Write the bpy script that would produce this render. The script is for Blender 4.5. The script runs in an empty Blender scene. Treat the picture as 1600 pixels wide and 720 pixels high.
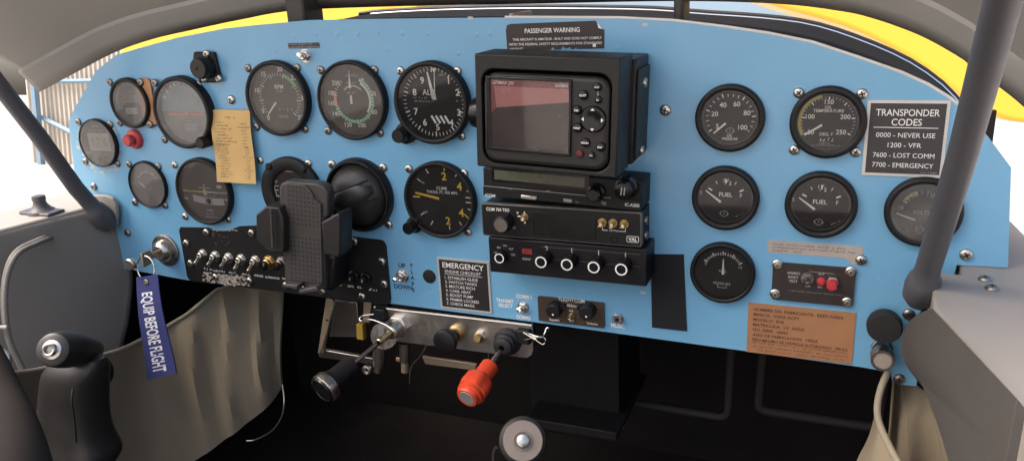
import bpy, bmesh, math, random
from mathutils import Vector, Matrix
random.seed(7)
C = bpy.context.scene.collection
R = math.radians
PI = math.pi
S = 0.001                                   # everything below is written in millimetres
TILT = R(9)                                 # the aircraft sits nose up on its tailwheel
M_AIR = Matrix.Rotation(TILT, 4, 'X')
# ------------------------------------------------------------------ camera
FPX, YAW, PITCH, ROLL = 1238.33, -0.39807, -0.310142, -0.0541313
CAM = Vector((215.17, -703.40, 120.55))
_fw = Vector((math.sin(YAW)*math.cos(PITCH), math.cos(YAW)*math.cos(PITCH), math.sin(PITCH)))
_r0 = Vector((math.cos(YAW), -math.sin(YAW), 0)); _u0 = _r0.cross(_fw)
_rt = math.cos(ROLL)*_r0 + math.sin(ROLL)*_u0
_up = -math.sin(ROLL)*_r0 + math.cos(ROLL)*_u0
cam_data = bpy.data.cameras.new('camera'); cam = bpy.data.objects.new('camera', cam_data); C.objects.link(cam)
cam_data.sensor_fit = 'HORIZONTAL'; cam_data.sensor_width = 36; cam_data.lens = FPX/1600*36
cam_data.clip_start = 0.01; cam_data.clip_end = 9000
cm = Matrix.Identity(4)
for i in range(3):
    cm[i][0] = _rt[i]; cm[i][1] = _up[i]; cm[i][2] = -_fw[i]; cm[i][3] = CAM[i]*S
cam.matrix_world = M_AIR @ cm
bpy.context.scene.camera = cam
# ------------------------------------------------------------------ sky, sun, exposure
sc = bpy.context.scene
w = bpy.data.worlds.new('World'); sc.world = w; w.use_nodes = True
nt = w.node_tree; bg = nt.nodes['Background']
sky = nt.nodes.new('ShaderNodeTexSky'); sky.sky_type = 'NISHITA'; sky.sun_disc = False
SUN_EL, SUN_AZ = R(50), R(-128)             # azimuth from +Y, clockwise: behind the camera on its left
sky.sun_elevation = SUN_EL; sky.sun_rotation = SUN_AZ
sky.air_density = 0.8; sky.dust_density = 5.0; sky.ozone_density = 0.6
nt.links.new(sky.outputs[0], bg.inputs[0]); bg.inputs[1].default_value = 0.12
sd = bpy.data.lights.new('sun', 'SUN'); sd.energy = 1.0; sd.angle = R(25); sd.color = (1, .90, .78)
sun = bpy.data.objects.new('sun', sd); C.objects.link(sun)
to_sun = Vector((math.sin(SUN_AZ)*math.cos(SUN_EL), math.cos(SUN_AZ)*math.cos(SUN_EL), math.sin(SUN_EL)))
sun.rotation_euler = to_sun.to_track_quat('Z', 'Y').to_euler()
sc.view_settings.view_transform = 'Standard'; sc.view_settings.look = 'None'
sc.view_settings.exposure = 1.5; sc.view_settings.gamma = 1
# ------------------------------------------------------------------ picture ray -> point on a plane of the aircraft
def ray(px, py): return _fw + _rt*((px-800)/FPX) - _up*((py-360)/FPX)
def P(px, py, y=0.0):
    d = ray(px, py); return CAM + d*((y-CAM.y)/d.y)
def PX(px, py, x):
    d = ray(px, py); return CAM + d*((x-CAM.x)/d.x)
def PZ(px, py, z):
    d = ray(px, py); return CAM + d*((z-CAM.z)/d.z)
def PW(px, py, ydist):                      # point on an upright plane of the outside world, ydist mm ahead
    d = M_AIR.to_3x3() @ ray(px, py); c = M_AIR.to_3x3() @ CAM
    return c + d*((ydist-c.y)/d.y)
# ------------------------------------------------------------------ materials
MATS = {}
def mat(name, col, rough=.5, metal=0., var=.12, scale=30., bump=0., bscale=200., spec=.5, coat=0., rvar=.12, tint=None):
    if name in MATS: return MATS[name]
    m = bpy.data.materials.new(name); m.use_nodes = True; n = m.node_tree; b = n.nodes['Principled BSDF']
    tc = n.nodes.new('ShaderNodeTexCoord')
    nz = n.nodes.new('ShaderNodeTexNoise'); nz.inputs['Scale'].default_value = scale; nz.inputs['Detail'].default_value = 6
    n.links.new(tc.outputs['Object'], nz.inputs['Vector'])
    mx = n.nodes.new('ShaderNodeMix'); mx.data_type = 'RGBA'
    t = tint or col
    mx.inputs[6].default_value = (*[c*(1-var) for c in col], 1); mx.inputs[7].default_value = (*[min(1, c*(1+var)) for c in t], 1)
    n.links.new(nz.outputs['Fac'], mx.inputs[0]); n.links.new(mx.outputs[2], b.inputs['Base Color'])
    mr = n.nodes.new('ShaderNodeMapRange'); mr.inputs[3].default_value = max(.02, rough-rvar); mr.inputs[4].default_value = min(1, rough+rvar)
    nz2 = n.nodes.new('ShaderNodeTexNoise'); nz2.inputs['Scale'].default_value = scale*2.7; nz2.inputs['Detail'].default_value = 4
    n.links.new(tc.outputs['Object'], nz2.inputs['Vector'])
    n.links.new(nz2.outputs['Fac'], mr.inputs[0]); n.links.new(mr.outputs[0], b.inputs['Roughness'])
    b.inputs['Metallic'].default_value = metal; b.inputs['Specular IOR Level'].default_value = spec
    b.inputs['Coat Weight'].default_value = coat; b.inputs['Coat Roughness'].default_value = .12
    if bump:
        nb = n.nodes.new('ShaderNodeTexNoise'); nb.inputs['Scale'].default_value = bscale; nb.inputs['Detail'].default_value = 3
        n.links.new(tc.outputs['Object'], nb.inputs['Vector'])
        bp = n.nodes.new('ShaderNodeBump'); bp.inputs['Strength'].default_value = bump; bp.inputs['Distance'].default_value = .001
        n.links.new(nb.outputs['Fac'], bp.inputs['Height']); n.links.new(bp.outputs[0], b.inputs['Normal'])
    MATS[name] = m; return m
def glass_mat(name, dust_veil=.05, tint=(1, 1, 1), gloss=1.0, dust_veil_col=(.55, .5, .45)):  # the diffuse coat serves as light dust and as a painted glare veil
    m = bpy.data.materials.new(name); m.use_nodes = True; n = m.node_tree; n.nodes.clear()
    out = n.nodes.new('ShaderNodeOutputMaterial'); tr = n.nodes.new('ShaderNodeBsdfTransparent'); tr.inputs[0].default_value = (*tint, 1)
    gl = n.nodes.new('ShaderNodeBsdfGlossy'); gl.inputs['Roughness'].default_value = .04
    df = n.nodes.new('ShaderNodeBsdfDiffuse'); df.inputs[0].default_value = (*dust_veil_col, 1)
    fr = n.nodes.new('ShaderNodeFresnel'); fr.inputs[0].default_value = 1.5
    mu = n.nodes.new('ShaderNodeMath'); mu.operation = 'MULTIPLY'; mu.inputs[1].default_value = gloss; n.links.new(fr.outputs[0], mu.inputs[0])
    m1 = n.nodes.new('ShaderNodeMixShader'); m2 = n.nodes.new('ShaderNodeMixShader')
    tc = n.nodes.new('ShaderNodeTexCoord'); nz = n.nodes.new('ShaderNodeTexNoise'); nz.inputs['Scale'].default_value = 45; nz.inputs['Detail'].default_value = 5
    n.links.new(tc.outputs['Object'], nz.inputs['Vector'])
    mr = n.nodes.new('ShaderNodeMapRange'); mr.inputs[1].default_value = .3; mr.inputs[2].default_value = .7; mr.inputs[3].default_value = dust_veil*.6; mr.inputs[4].default_value = dust_veil*1.4
    n.links.new(nz.outputs['Fac'], mr.inputs[0]); n.links.new(mr.outputs[0], m1.inputs[0])
    n.links.new(tr.outputs[0], m1.inputs[1]); n.links.new(df.outputs[0], m1.inputs[2])
    n.links.new(mu.outputs[0], m2.inputs[0]); n.links.new(m1.outputs[0], m2.inputs[1]); n.links.new(gl.outputs[0], m2.inputs[2])
    n.links.new(m2.outputs[0], out.inputs[0]); return m
blue = mat('blue_paint', (.168, .402, .60), .34, var=.15, scale=5, bump=.16, bscale=38, coat=.35, rvar=.16)
black = mat('black_plastic', (.009, .0085, .0085), .42, var=.25, spec=.35, bump=.08, bscale=400)
blackm = mat('black_crinkle_paint', (.011, .0105, .0105), .5, var=.25, spec=.3, bump=.25, bscale=700)
blackg = mat('black_gloss_plastic', (.008, .008, .008), .24, var=.2, spec=.4)
greyp = mat('grey_plastic', (.062, .056, .051), .42, spec=.4, var=.12, bump=.08, bscale=500)
gripm = mat('grip_plastic', (.022, .02, .0185), .42, var=.15, scale=20, bump=.1, bscale=700)
rubber = mat('black_rubber', (.014, .013, .013), .6, var=.2)
face = mat('dial_black', (.011, .010, .010), .7, var=.2, spec=.2)
face_veiled = mat('dial_black_veiled', (.075, .065, .056), .7, var=.25)  # black dial lightened to tan, reflections put into its colour
ivory = mat('marking_white', (.80, .78, .72), .6, var=.06)
dimw = mat('marking_faded_white', (.42, .40, .37), .6, var=.1)
yel = mat('marking_yellow', (.80, .52, .06), .6, var=.06)
dimy = mat('marking_faded_yellow', (.42, .33, .06), .6, var=.1)
grn = mat('marking_green', (.16, .50, .25), .6, var=.1)
dimg = mat('marking_faded_green', (.10, .17, .12), .6, var=.1)
orng = mat('marking_orange', (.90, .22, .08), .55, var=.06)
steel = mat('screw_steel', (.62, .58, .52), .3, 1., var=.15, scale=300)
dsteel = mat('dull_steel', (.33, .30, .27), .38, 1., var=.25, scale=200)
chrome = mat('chrome', (.82, .80, .76), .12, 1., var=.05)
alu = mat('brushed_aluminium', (.60, .56, .51), .38, 1., var=.12, scale=40, bump=.05, bscale=900)
brass = mat('brass', (.62, .45, .22), .3, 1., var=.15)
dark = mat('dark_recess', (.006, .006, .006), .7)
inkb = mat('ink_black', (.02, .02, .025), .6)
inkbr = mat('ink_brown', (.07, .032, .02), .6)
red = mat('red_plastic', (.66, .062, .02), .38, var=.08)
redb = mat('red_button_plastic', (.52, .06, .06), .4, var=.08)
paper = mat('yellowed_paper', (.68, .44, .17), .8, var=.14, scale=60, bump=.1, bscale=300)
copper = mat('copper_plate', (.44, .21, .10), .5, .25, var=.16, scale=50, bump=.05)
copperd = mat('brown_plate', (.20, .115, .08), .5, .2, var=.2, scale=60)
labelm = mat('grey_tape', (.42, .36, .31), .6, var=.15, scale=60)
silverm = mat('placard_silver', (.66, .63, .58), .42, .5, var=.06)
placard = mat('placard_black', (.016, .015, .014), .5, var=.2)
placardg = mat('placard_charcoal', (.045, .041, .042), .5, var=.12)
placardb = mat('placard_brown_black', (.032, .022, .019), .5, var=.3, scale=80)
navy = mat('navy_webbing', (.022, .03, .13), .8, var=.2, scale=200, bump=.35, bscale=1200)
thread = mat('white_thread', (.62, .62, .66), .8, var=.1)
khaki = mat('khaki_cloth', (.26, .215, .15), .9, spec=.1, var=.24, scale=11, bump=.25, bscale=1500)
stitch = mat('khaki_thread', (.34, .29, .21), .9)
khakil = mat('khaki_hem', (.30, .26, .19), .85, var=.1, bump=.2, bscale=1500)
vinyl = mat('grey_headliner', (.34, .325, .295), .62, var=.08, scale=8, bump=.12, bscale=600)
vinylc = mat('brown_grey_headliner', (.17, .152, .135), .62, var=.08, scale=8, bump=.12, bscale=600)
vinyld = mat('dark_headliner', (.055, .05, .045), .6, var=.1, scale=8, bump=.12, bscale=600)
sidem = mat('charcoal_side_lining', (.085, .078, .072), .58, var=.2, scale=9, bump=.1, bscale=500)
railm = mat('beige_rail_paint', (.29, .262, .232), .5, var=.07, scale=10)
sidel = mat('glare_grey_lining', (.25, .232, .21), .6, var=.16, scale=7, bump=.1, bscale=500)  # lighter copy of the charcoal lining, glare put into its colour
strutm = mat('slate_strut_paint', (.085, .083, .09), .45, var=.08)
deckm = mat('black_glareshield', (.016, .015, .014), .9, spec=.08, var=.25, bump=.2, bscale=500)
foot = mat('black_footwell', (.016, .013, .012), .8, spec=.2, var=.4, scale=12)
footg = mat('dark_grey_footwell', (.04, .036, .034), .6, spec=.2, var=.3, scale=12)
yellowp = mat('yellow_aircraft_paint', (.80, .475, .045), .35, var=.04, scale=2)
tanm = mat('tan_metal', (.42, .32, .22), .45, .6, var=.2)
lcd = mat('lcd_grey', (.42, .42, .36), .3, var=.05)
lcdd = mat('lcd_digit', (.24, .24, .2), .4)
lcdo = mat('lcd_olive', (.10, .10, .07), .3, var=.1)
scrp = mat('screen_reflection_pink', (.52, .215, .20), .25, var=.05)
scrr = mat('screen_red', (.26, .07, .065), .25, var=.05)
scrd = mat('screen_brown', (.055, .032, .028), .22, var=.08)
skyg = mat('horizon_sky_grey', (.30, .35, .36), .6, var=.08)
gndg = mat('horizon_ground_grey', (.26, .235, .21), .6, var=.08)
glass = glass_mat('instrument_glass', .022)
glass_veil = glass_mat('reflection_veil_glass', .09, dust_veil_col=(.50, .43, .37))  # diffuse coat stands for reflections veiling the dial
glass_glare = glass_mat('glare_veil_glass', .21, dust_veil_col=(.52, .49, .45))  # heavier coat stands for lens glare over the outer gauges
ledr = mat('red_led', (.30, .028, .032), .35)
ledr.node_tree.nodes['Principled BSDF'].inputs['Emission Color'].default_value = (1, .05, .06, 1)
ledr.node_tree.nodes['Principled BSDF'].inputs['Emission Strength'].default_value = .06
clearp = glass_mat('clear_plastic', .18, gloss=1.2)
walls = mat('corrugated_sheet', (.50, .45, .38), .5, var=.06, scale=3)
bluef = mat('blue_steel_frame', (.17, .28, .38), .5, var=.08)
conc = mat('pale_concrete', (.56, .52, .46), .8, var=.1, scale=1.5)
# ------------------------------------------------------------------ mesh builder
_tcache = {}
def text_mesh(s, bold):
    k = (s, bold)
    if k in _tcache: return _tcache[k]
    cu = bpy.data.curves.new('t', 'FONT'); cu.body = s; cu.size = 1; cu.resolution_u = 3; cu.offset = bold
    o = bpy.data.objects.new('t', cu); C.objects.link(o)
    dg = bpy.context.evaluated_depsgraph_get(); dg.update()
    me = bpy.data.meshes.new_from_object(o.evaluated_get(dg))
    vs = [(v.co.x, v.co.y) for v in me.vertices]; fs = [tuple(p.vertices) for p in me.polygons]
    bpy.data.objects.remove(o); bpy.data.curves.remove(cu); bpy.data.meshes.remove(me)
    _tcache[k] = (vs, fs); return vs, fs
class MB:
    def __init__(s): s.v = []; s.f = []; s.m = []; s.sm = []; s.mats = []
    def mi(s, m):
        if m not in s.mats: s.mats.append(m)
        return s.mats.index(m)
    def add(s, vs, fs, m, smooth=False):
        b = len(s.v); s.v += [tuple(v) for v in vs]; i = s.mi(m)
        for f in fs: s.f.append([b+k for k in f]); s.m.append(i); s.sm.append(smooth)
    def box(s, x0, x1, y0, y1, z0, z1, m):
        vs = [(x, y, z) for x in (x0, x1) for y in (y0, y1) for z in (z0, z1)]
        s.add(vs, [(0, 1, 3, 2), (4, 6, 7, 5), (0, 4, 5, 1), (2, 3, 7, 6), (0, 2, 6, 4), (1, 5, 7, 3)], m)
    def lathe(s, prof, o, m, d=(0, -1, 0), n=48, lobes=0, lobe=0.):
        d = Vector(d).normalized(); o = Vector(o)
        a = Vector((0, 0, 1)) if abs(d.z) < .9 else Vector((1, 0, 0))
        e1 = d.cross(a).normalized(); e2 = e1.cross(d).normalized()
        vs = []; fs = []; rings = []
        for r, h in prof:
            if r < 1e-6: rings.append([len(vs)]); vs.append(o+d*h); continue
            ring = []
            for k in range(n):
                t = 2*PI*k/n; rr = r*(1+lobe*math.cos(lobes*t)) if lobes else r
                ring.append(len(vs)); vs.append(o+d*h+(e1*math.cos(t)+e2*math.sin(t))*rr)
            rings.append(ring)
        for A, B in zip(rings, rings[1:]):
            for k in range(n):
                k2 = (k+1) % n
                if len(A) == 1 and len(B) == 1: continue
                if len(A) == 1: fs.append((A[0], B[k2], B[k]))
                elif len(B) == 1: fs.append((A[k], A[k2], B[0]))
                else: fs.append((A[k], A[k2], B[k2], B[k]))
        s.add(vs, [f[::-1] for f in fs], m, True)
    def tube(s, pts, r, m, n=10, caps=True, flat=1.0):
        pts = [Vector(p) for p in pts]; N = len(pts); rs = r if isinstance(r, (list, tuple)) else [r]*N
        vs = []; fs = []; prev = None
        for i, p in enumerate(pts):
            t = (pts[min(i+1, N-1)]-pts[max(i-1, 0)]).normalized()
            if prev is None:
                a = Vector((0, 0, 1)) if abs(t.z) < .9 else Vector((1, 0, 0)); e1 = t.cross(a).normalized()
            else: e1 = (prev - t*prev.dot(t)).normalized()
            prev = e1; e2 = t.cross(e1)
            for k in range(n):
                q = 2*PI*k/n; vs.append(p+(e1*math.cos(q)+e2*math.sin(q)*flat)*rs[i])
        for i in range(N-1):
            for k in range(n):
                k2 = (k+1) % n; fs.append((i*n+k, i*n+k2, (i+1)*n+k2, (i+1)*n+k))
        if caps: fs.append(tuple(range(n))[::-1]); fs.append(tuple(range((N-1)*n, N*n)))
        s.add(vs, fs, m, True)
    def poly(s, pts, y, m):
        a = sum(p[0]*q[1]-q[0]*p[1] for p, q in zip(pts, pts[1:]+pts[:1]))
        if a < 0: pts = pts[::-1]
        s.add([(x, y, z) for x, z in pts], [tuple(range(len(pts)))], m)
    def prism(s, pts, yb, yf, m, mside=None):
        a = sum(p[0]*q[1]-q[0]*p[1] for p, q in zip(pts, pts[1:]+pts[:1]))
        if a < 0: pts = pts[::-1]
        n = len(pts)
        s.add([(x, yf, z) for x, z in pts]+[(x, yb, z) for x, z in pts],
              [tuple(range(n)), tuple(range(n, 2*n))[::-1]]+[(k, n+k, n+(k+1) % n, (k+1) % n) for k in range(n)], m)
    def arc(s, r0, r1, a0, a1, y, m, c=(0, 0), n=0):
        n = n or max(2, int(abs(a1-a0)/5)); vs = []; fs = []
        for k in range(n+1):
            t = R(a0+(a1-a0)*k/n)
            for r in (r0, r1): vs.append((c[0]+r*math.sin(t), y, c[1]+r*math.cos(t)))
        for k in range(n): fs.append((2*k, 2*k+2, 2*k+3, 2*k+1))
        s.add(vs, fs, m)
    def ring(s, r0, r1, y, m, c=(0, 0), n=40): s.arc(r0, r1, 0, 360, y, m, c, n)
    def disc(s, r, y, m, c=(0, 0), n=40): s.poly([(c[0]+r*math.cos(2*PI*k/n), c[1]+r*math.sin(2*PI*k/n)) for k in range(n)], y, m)
    def line(s, a, b, wd, y, m, w2=None):
        a = Vector(a); b = Vector(b); t = (b-a).normalized(); p = Vector((-t.y, t.x)); w2 = wd if w2 is None else w2
        s.poly([tuple(a-p*wd/2), tuple(b-p*w2/2), tuple(b+p*w2/2), tuple(a+p*wd/2)], y, m)
    def tick(s, a, r0, r1, wd, y, m, c=(0, 0)):
        t = R(a); d = (math.sin(t), math.cos(t))
        s.line((c[0]+d[0]*r0, c[1]+d[1]*r0), (c[0]+d[0]*r1, c[1]+d[1]*r1), wd, y, m)
    def text(s, st, x, z, h, m, y, w=None, al='c', rot=0., bold=.012, shear=0., xf=None):
        vs, fs = text_mesh(st, bold)
        if not vs: return
        x0 = min(v[0] for v in vs); x1 = max(v[0] for v in vs); z0 = min(v[1] for v in vs); z1 = max(v[1] for v in vs)
        k = h/.72; kx = k if w is None else w/max(1e-6, x1-x0)
        zc = .36 if any(c.isalnum() for c in st) else (z0+z1)/2
        xo = {'c': (x0+x1)/2, 'l': x0, 'r': x1}[al]; cr, sr = math.cos(R(rot)), math.sin(R(rot)); out = []
        for vx, vz in vs:
            a = (vx-xo)*kx; b = (vz-zc)*k; a += shear*b
            q = (x+a*cr-b*sr, z+a*sr+b*cr); out.append(xf(*q) if xf else (q[0], y, q[1]))
        s.add(out, fs, m)
    def scrib(s, x, z, wd, h, m, y, rot=0., seed=None, xf=None):   # lettering too worn to read: broken dashes
        rr = random.Random(seed if seed is not None else int(x*31+z*17)); a = 0.; cr, sr = math.cos(R(rot)), math.sin(R(rot))
        while a < wd:
            l = min(wd-a, h*rr.uniform(.45, .8))
            if rr.random() > .12:
                hb = h*rr.choice((.75, 1, 1, .85)); k = rr.random()
                bars = [(a, a+l*.3, 0, hb), (a, a+l, hb*.75, hb)] if k < .35 else ([(a, a+l, 0, hb*.3), (a+l*.7, a+l, 0, hb)] if k < .7 else [(a+l*.3, a+l*.65, 0, hb), (a, a+l, hb*.38, hb*.62)])
                for b0, b1, c0, c1 in bars:
                    q = [(x-wd/2+p, z-h/2+t) for p, t in ((b0, c0), (b1, c0), (b1, c1), (b0, c1))]
                    q = [(x+(p-x)*cr-(t-z)*sr, z+(p-x)*sr+(t-z)*cr) for p, t in q]
                    if xf: s.add([xf(*p) for p in q], [(0, 1, 2, 3)], m)
                    else: s.poly(q, y, m)
            a += l+h*rr.choice((.2, .2, .2, .55))
    def build(s, name, parent=None, loc=(0, 0, 0), bevel=0., seg=2, sharp=38, sub=0):
        me = bpy.data.meshes.new(name)
        me.from_pydata([(a*S, b*S, c*S) for a, b, c in s.v], [], s.f)
        for m in s.mats: me.materials.append(m)
        me.polygons.foreach_set('material_index', s.m); me.polygons.foreach_set('use_smooth', s.sm)
        me.update(); me.validate()
        if any(s.sm): me.set_sharp_from_angle(angle=R(sharp))
        o = bpy.data.objects.new(name, me); C.objects.link(o); o.location = [c*S for c in loc]
        if parent: o.parent = parent
        if bevel:
            b = o.modifiers.new('bevel', 'BEVEL'); b.width = bevel*S; b.segments = seg; b.limit_method = 'ANGLE'; b.angle_limit = R(40)
            for p in me.polygons: p.use_smooth = True
            me.set_sharp_from_angle(angle=R(50)); b.harden_normals = False
        if sub:
            b = o.modifiers.new('smooth', 'SUBSURF'); b.levels = sub; b.render_levels = sub
        return o
def tag(o, label=None, cat=None, group=None, kind=None):
    if label: o['label'] = label
    if cat: o['category'] = cat
    if group: o['group'] = group
    if kind: o['kind'] = kind
    return o
def thing(name, label, cat, loc=(0, 0, 0), group=None, roty=0.):
    o = bpy.data.objects.new(name, None); o.empty_display_size = .02; C.objects.link(o)
    o.location = [c*S for c in loc]; o.rotation_euler.y = roty
    return tag(o, label, cat, group)
def rrect(x0, x1, z0, z1, r, n=6):
    pts = []
    for cx, cz, a in ((x1-r, z1-r, 0), (x0+r, z1-r, 90), (x0+r, z0+r, 180), (x1-r, z0+r, 270)):
        for k in range(n+1):
            t = R(a+90*k/n); pts.append((cx+r*math.cos(t), cz+r*math.sin(t)))
    return pts
def spline(pts, n=8):
    pts = [Vector(p) for p in pts]; out = []
    for i in range(len(pts)-1):
        p0 = pts[max(i-1, 0)]; p1 = pts[i]; p2 = pts[i+1]; p3 = pts[min(i+2, len(pts)-1)]
        for k in range(n):
            t = k/n
            out.append(.5*((2*p1)+(p2-p0)*t+(2*p0-5*p1+4*p2-p3)*t*t+(3*p1-p0-3*p2+p3)*t**3))
    out.append(pts[-1]); return out
def lines_of(pts_px, y=0.): return [(P(a, b, y).x, P(a, b, y).z) for a, b in pts_px]
# ------------------------------------------------------------------ screws (shared meshes, one object each)
def screw_mesh(m, name, r=4.6, h=2.6):
    b = MB()
    b.lathe([(r, 0), (r, .5), (r*.93, h*.6), (r*.7, h*.9), (r*.42, h), (0, h)], (0, 0, 0), m, n=20)
    for a in (0, 90):
        c, s_ = math.cos(R(a)), math.sin(R(a)); l, q = r*.5, r*.13
        b.poly([(c*i-s_*j, s_*i+c*j) for i, j in ((-l, -q), (l, -q), (l, q), (-l, q))], -h-.06-.01*(a > 0), dark)
    o = b.build(name); me = o.data; bpy.data.objects.remove(o); return me
SCREW = screw_mesh(steel, 'screw'); DSCREW = screw_mesh(dsteel, 'dull_screw'); BSCREW = screw_mesh(blackm, 'black_screw', 4.2, 2)
def cup_mesh():
    b = MB(); b.lathe([(6.6, 0), (6.3, 1.2), (4.7, 2.2), (4.2, 1.2), (3.4, 2.4), (0, 2.8)], (0, 0, 0), steel, n=22)
    b.poly(rrect(-1, 1, -1, 1, .3, 2), -2.95, dark)
    o = b.build('screw'); me = o.data; bpy.data.objects.remove(o); return me
CUP = cup_mesh()
def screws(parent, org, pts, y=0., me=None, sc_=1.):
    for px, py in pts:
        q = P(px, py, y-1); o = bpy.data.objects.new('screw', me or SCREW); C.objects.link(o); o.parent = parent
        o.location = ((q.x-org[0])*S, (y-org[1])*S, (q.z-org[2])*S); o.rotation_euler.y = random.uniform(0, 1.5); o.scale = (sc_,)*3
# ================================================================== outside world (true upright coordinates)
OUT = []
CW = M_AIR.to_3x3() @ CAM
GZ = CW.z-1650
b = MB()
b.add([(-4e6, -4e6, GZ), (4e6, -4e6, GZ), (4e6, 4e6, GZ), (-4e6, 4e6, GZ)], [(0, 1, 2, 3)], conc)
OUT.append(tag(b.build('ground'), kind='structure'))
YW = 13000
a0 = PW(40, 130, YW); a1 = PW(260, 130, YW); zt = PW(150, 20, YW).z
wall_t = thing('hangar_wall', 'beige corrugated hangar wall with blue steel frame seen outside at the left', 'wall', (a0.x, YW, GZ)); OUT.append(wall_t)
b = MB(); vs = []; fs = []; x = 0; pitch = 150; prof = [(0, 0), (.28, 0), (.42, -45), (.72, -45), (.86, 0)]
while x < (a1.x-a0.x)*1.15:
    for u, d in prof: vs.append((x+u*pitch, d)); 
    x += pitch
n = len(vs); allv = [(p[0], p[1], 0) for p in vs]+[(p[0], p[1], zt-GZ) for p in vs]+[(vs[-1][0], 120, 0), (0, 120, 0), (vs[-1][0], 120, zt-GZ), (0, 120, zt-GZ)]
b.add(allv, [(k, k+1, n+k+1, n+k) for k in range(n-1)]+[(2*n, 2*n+1, 2*n+3, 2*n+2)], walls)
b.build('corrugated_sheet', wall_t)
b = MB()
c0 = PW(54, 165, YW-300).x-a0.x
b.box(c0-55, c0+60, -320, -200, 0, zt-GZ, bluef); b.build('column', wall_t)
for (p0, p1, wd) in (((60, 128), (175, 126), 55), ((62, 182), (135, 219), 60)):
    b = MB(); q0 = PW(*p0, YW-150); q1 = PW(*p1, YW-150)
    b.tube([(q0.x-a0.x, -150, q0.z-GZ), (q1.x-a0.x, -150, q1.z-GZ)], wd, bluef, n=4); b.build('beam', wall_t)
def yellow_part(name, label, cat, pts, y, depth, bev):
    q = [PW(a, b_, y) for a, b_ in pts]; cx = sum(p.x for p in q)/len(q); cz = min(p.z for p in q)
    b = MB(); b.prism([(p.x-cx, p.z-cz) for p in q], depth, 0, yellowp)
    o = b.build(name, None, (cx, y, cz), bevel=bev, seg=5); tag(o, label, cat); OUT.append(o)
yl = [(v.x, v.y) for v in spline([(1150, -10, 0), (1215, 11, 0), (1330, 45, 0), (1430, 96, 0), (1510, 156, 0), (1565, 185, 0), (1640, 194, 0), (1800, 190, 0)], 6)]
yellow_part('yellow_aircraft', 'yellow painted aircraft bodywork outside beyond the right of the panel', 'aircraft', yl+[(2000, 60), (1900, -260), (1250, -260)], 2200, 220, 40)
yl = [(v.x, v.y) for v in spline([(176, 140, 0), (178, 100, 0), (230, 40, 0), (420, -40, 0), (600, -30, 0), (648, 4, 0), (640, 30, 0), (560, 70, 0)], 6)]
yellow_part('yellow_wing', 'yellow painted wing outside glimpsed as a strip above the left of the panel', 'wing', yl, 2600, 500, 60)
# ================================================================== instrument panel
TOP = [(107, 191), (115, 172), (150, 111), (182, 86), (219, 75), (278, 59), (350, 45), (400, 39.5), (483, 32), (567, 30.5), (678, 29), (789, 28), (967, 29), (1050, 33), (1133, 43), (1200, 53), (1269, 67), (1339, 90), (1408, 114), (1450, 133), (1486, 155), (1508, 174), (1545, 215), (1580, 262)]
top = lines_of(TOP)
poly = top+[(352.5, -124.5), (316, -125.5), (314, -150), (300, -160), (290, -175), (286, -195)]
poly += lines_of([(1420, 570), (1433, 588), (1432, 603), (1404, 600), (1394, 594), (1391, 581)])
poly += lines_of([(1345, 573), (1165, 548), (850, 505), (620, 475), (440, 455), (290, 437)])+[(-640, -215), (-684, -215), (-684, -150), (-682, -90)]
panel_o = MB(); panel_o.prism(poly, 2.2, 0, blue)
panel = panel_o.build('instrument_panel', None)
tag(panel, 'wide sky blue metal instrument panel with an arched top', 'panel')
screws(panel, (0, 0, 0), [(361, 156), (1039.5, 172.5), (1510, 398)], 0, SCREW, 1.15)
screws(panel, (0, 0, 0), [(146, 292), (199, 364), (1420, 491), (1405, 592)], 0, DSCREW, 1.1)
for px, py in [(460, 57), (493, 54), (527, 54), (559, 54), (590, 51), (629, 53), (668, 53), (746, 55), (765, 53), (966, 75), (604, 77), (717, 84)]:
    q = P(px, py); b = MB(); b.lathe([(2.6, 0), (2.0, .18), (0, .26)], (q.x, 0, q.z), blue, n=14); b.build('rivet_head', panel)
b = MB(); b.tube([(a, .6, c+.5) for a, c in top[11:22]], 1.3, mat('pale_edge', (.72, .69, .64), .4, var=.1), n=8); b.build('edge_tube', panel)  # pale tube along the right part of the top edge
bare = mat('bare_patch', (.47, .50, .47), .6, var=.25, scale=150); b = MB(); q = P(153, 224); rr_g = random.Random(5)
for k in range(46):
    a = rr_g.uniform(150, 395); rad = rr_g.uniform(31, 37)+(3 if 225 < a < 330 else 0); x, z = q.x+rad*math.cos(R(a)), q.z+rad*math.sin(R(a)); e0 = rr_g.uniform(1.2, 3.6)
    b.poly([(x+e0*rr_g.uniform(.6, 1.6)*math.cos(R(60*j)), z+e0*rr_g.uniform(.4, .9)*math.sin(R(60*j))) for j in range(6)], -.06-.002*k, bare)
b.build('bare_patch', panel)
for px, py in ((1005, 457), (393, 107), (735, 28.8), (1008, 39)):
    b = MB(); x, z = P(px, py).x, P(px, py).z; b.poly([(x-3, z-1.5), (x+3, z-1.2), (x+2.6, z+1.3), (x-2.5, z+1.6)], -.25, bare); b.build('paint_chip', panel)
scm = mat('paint_scratch', (.36, .52, .62), .5)
for (xa, ya, xb, yb, wd) in ((655, 462, 702, 447, .35), (1060, 300, 1074, 322, .3), (1010, 320, 1022, 336, .3), (340, 205, 331, 160, .3), (608, 372, 622, 395, .3), (1215, 258, 1232, 263, .3), (1370, 430, 1384, 447, .35), (905, 452, 930, 456, .3), (250, 345, 262, 362, .3), (575, 66, 601, 70, .3)):
    b = MB(); p, q = P(xa, ya), P(xb, yb); b.line((p.x, p.z), (q.x, q.z), wd, -.04, scm, .1); b.build('scratch', panel)
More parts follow.
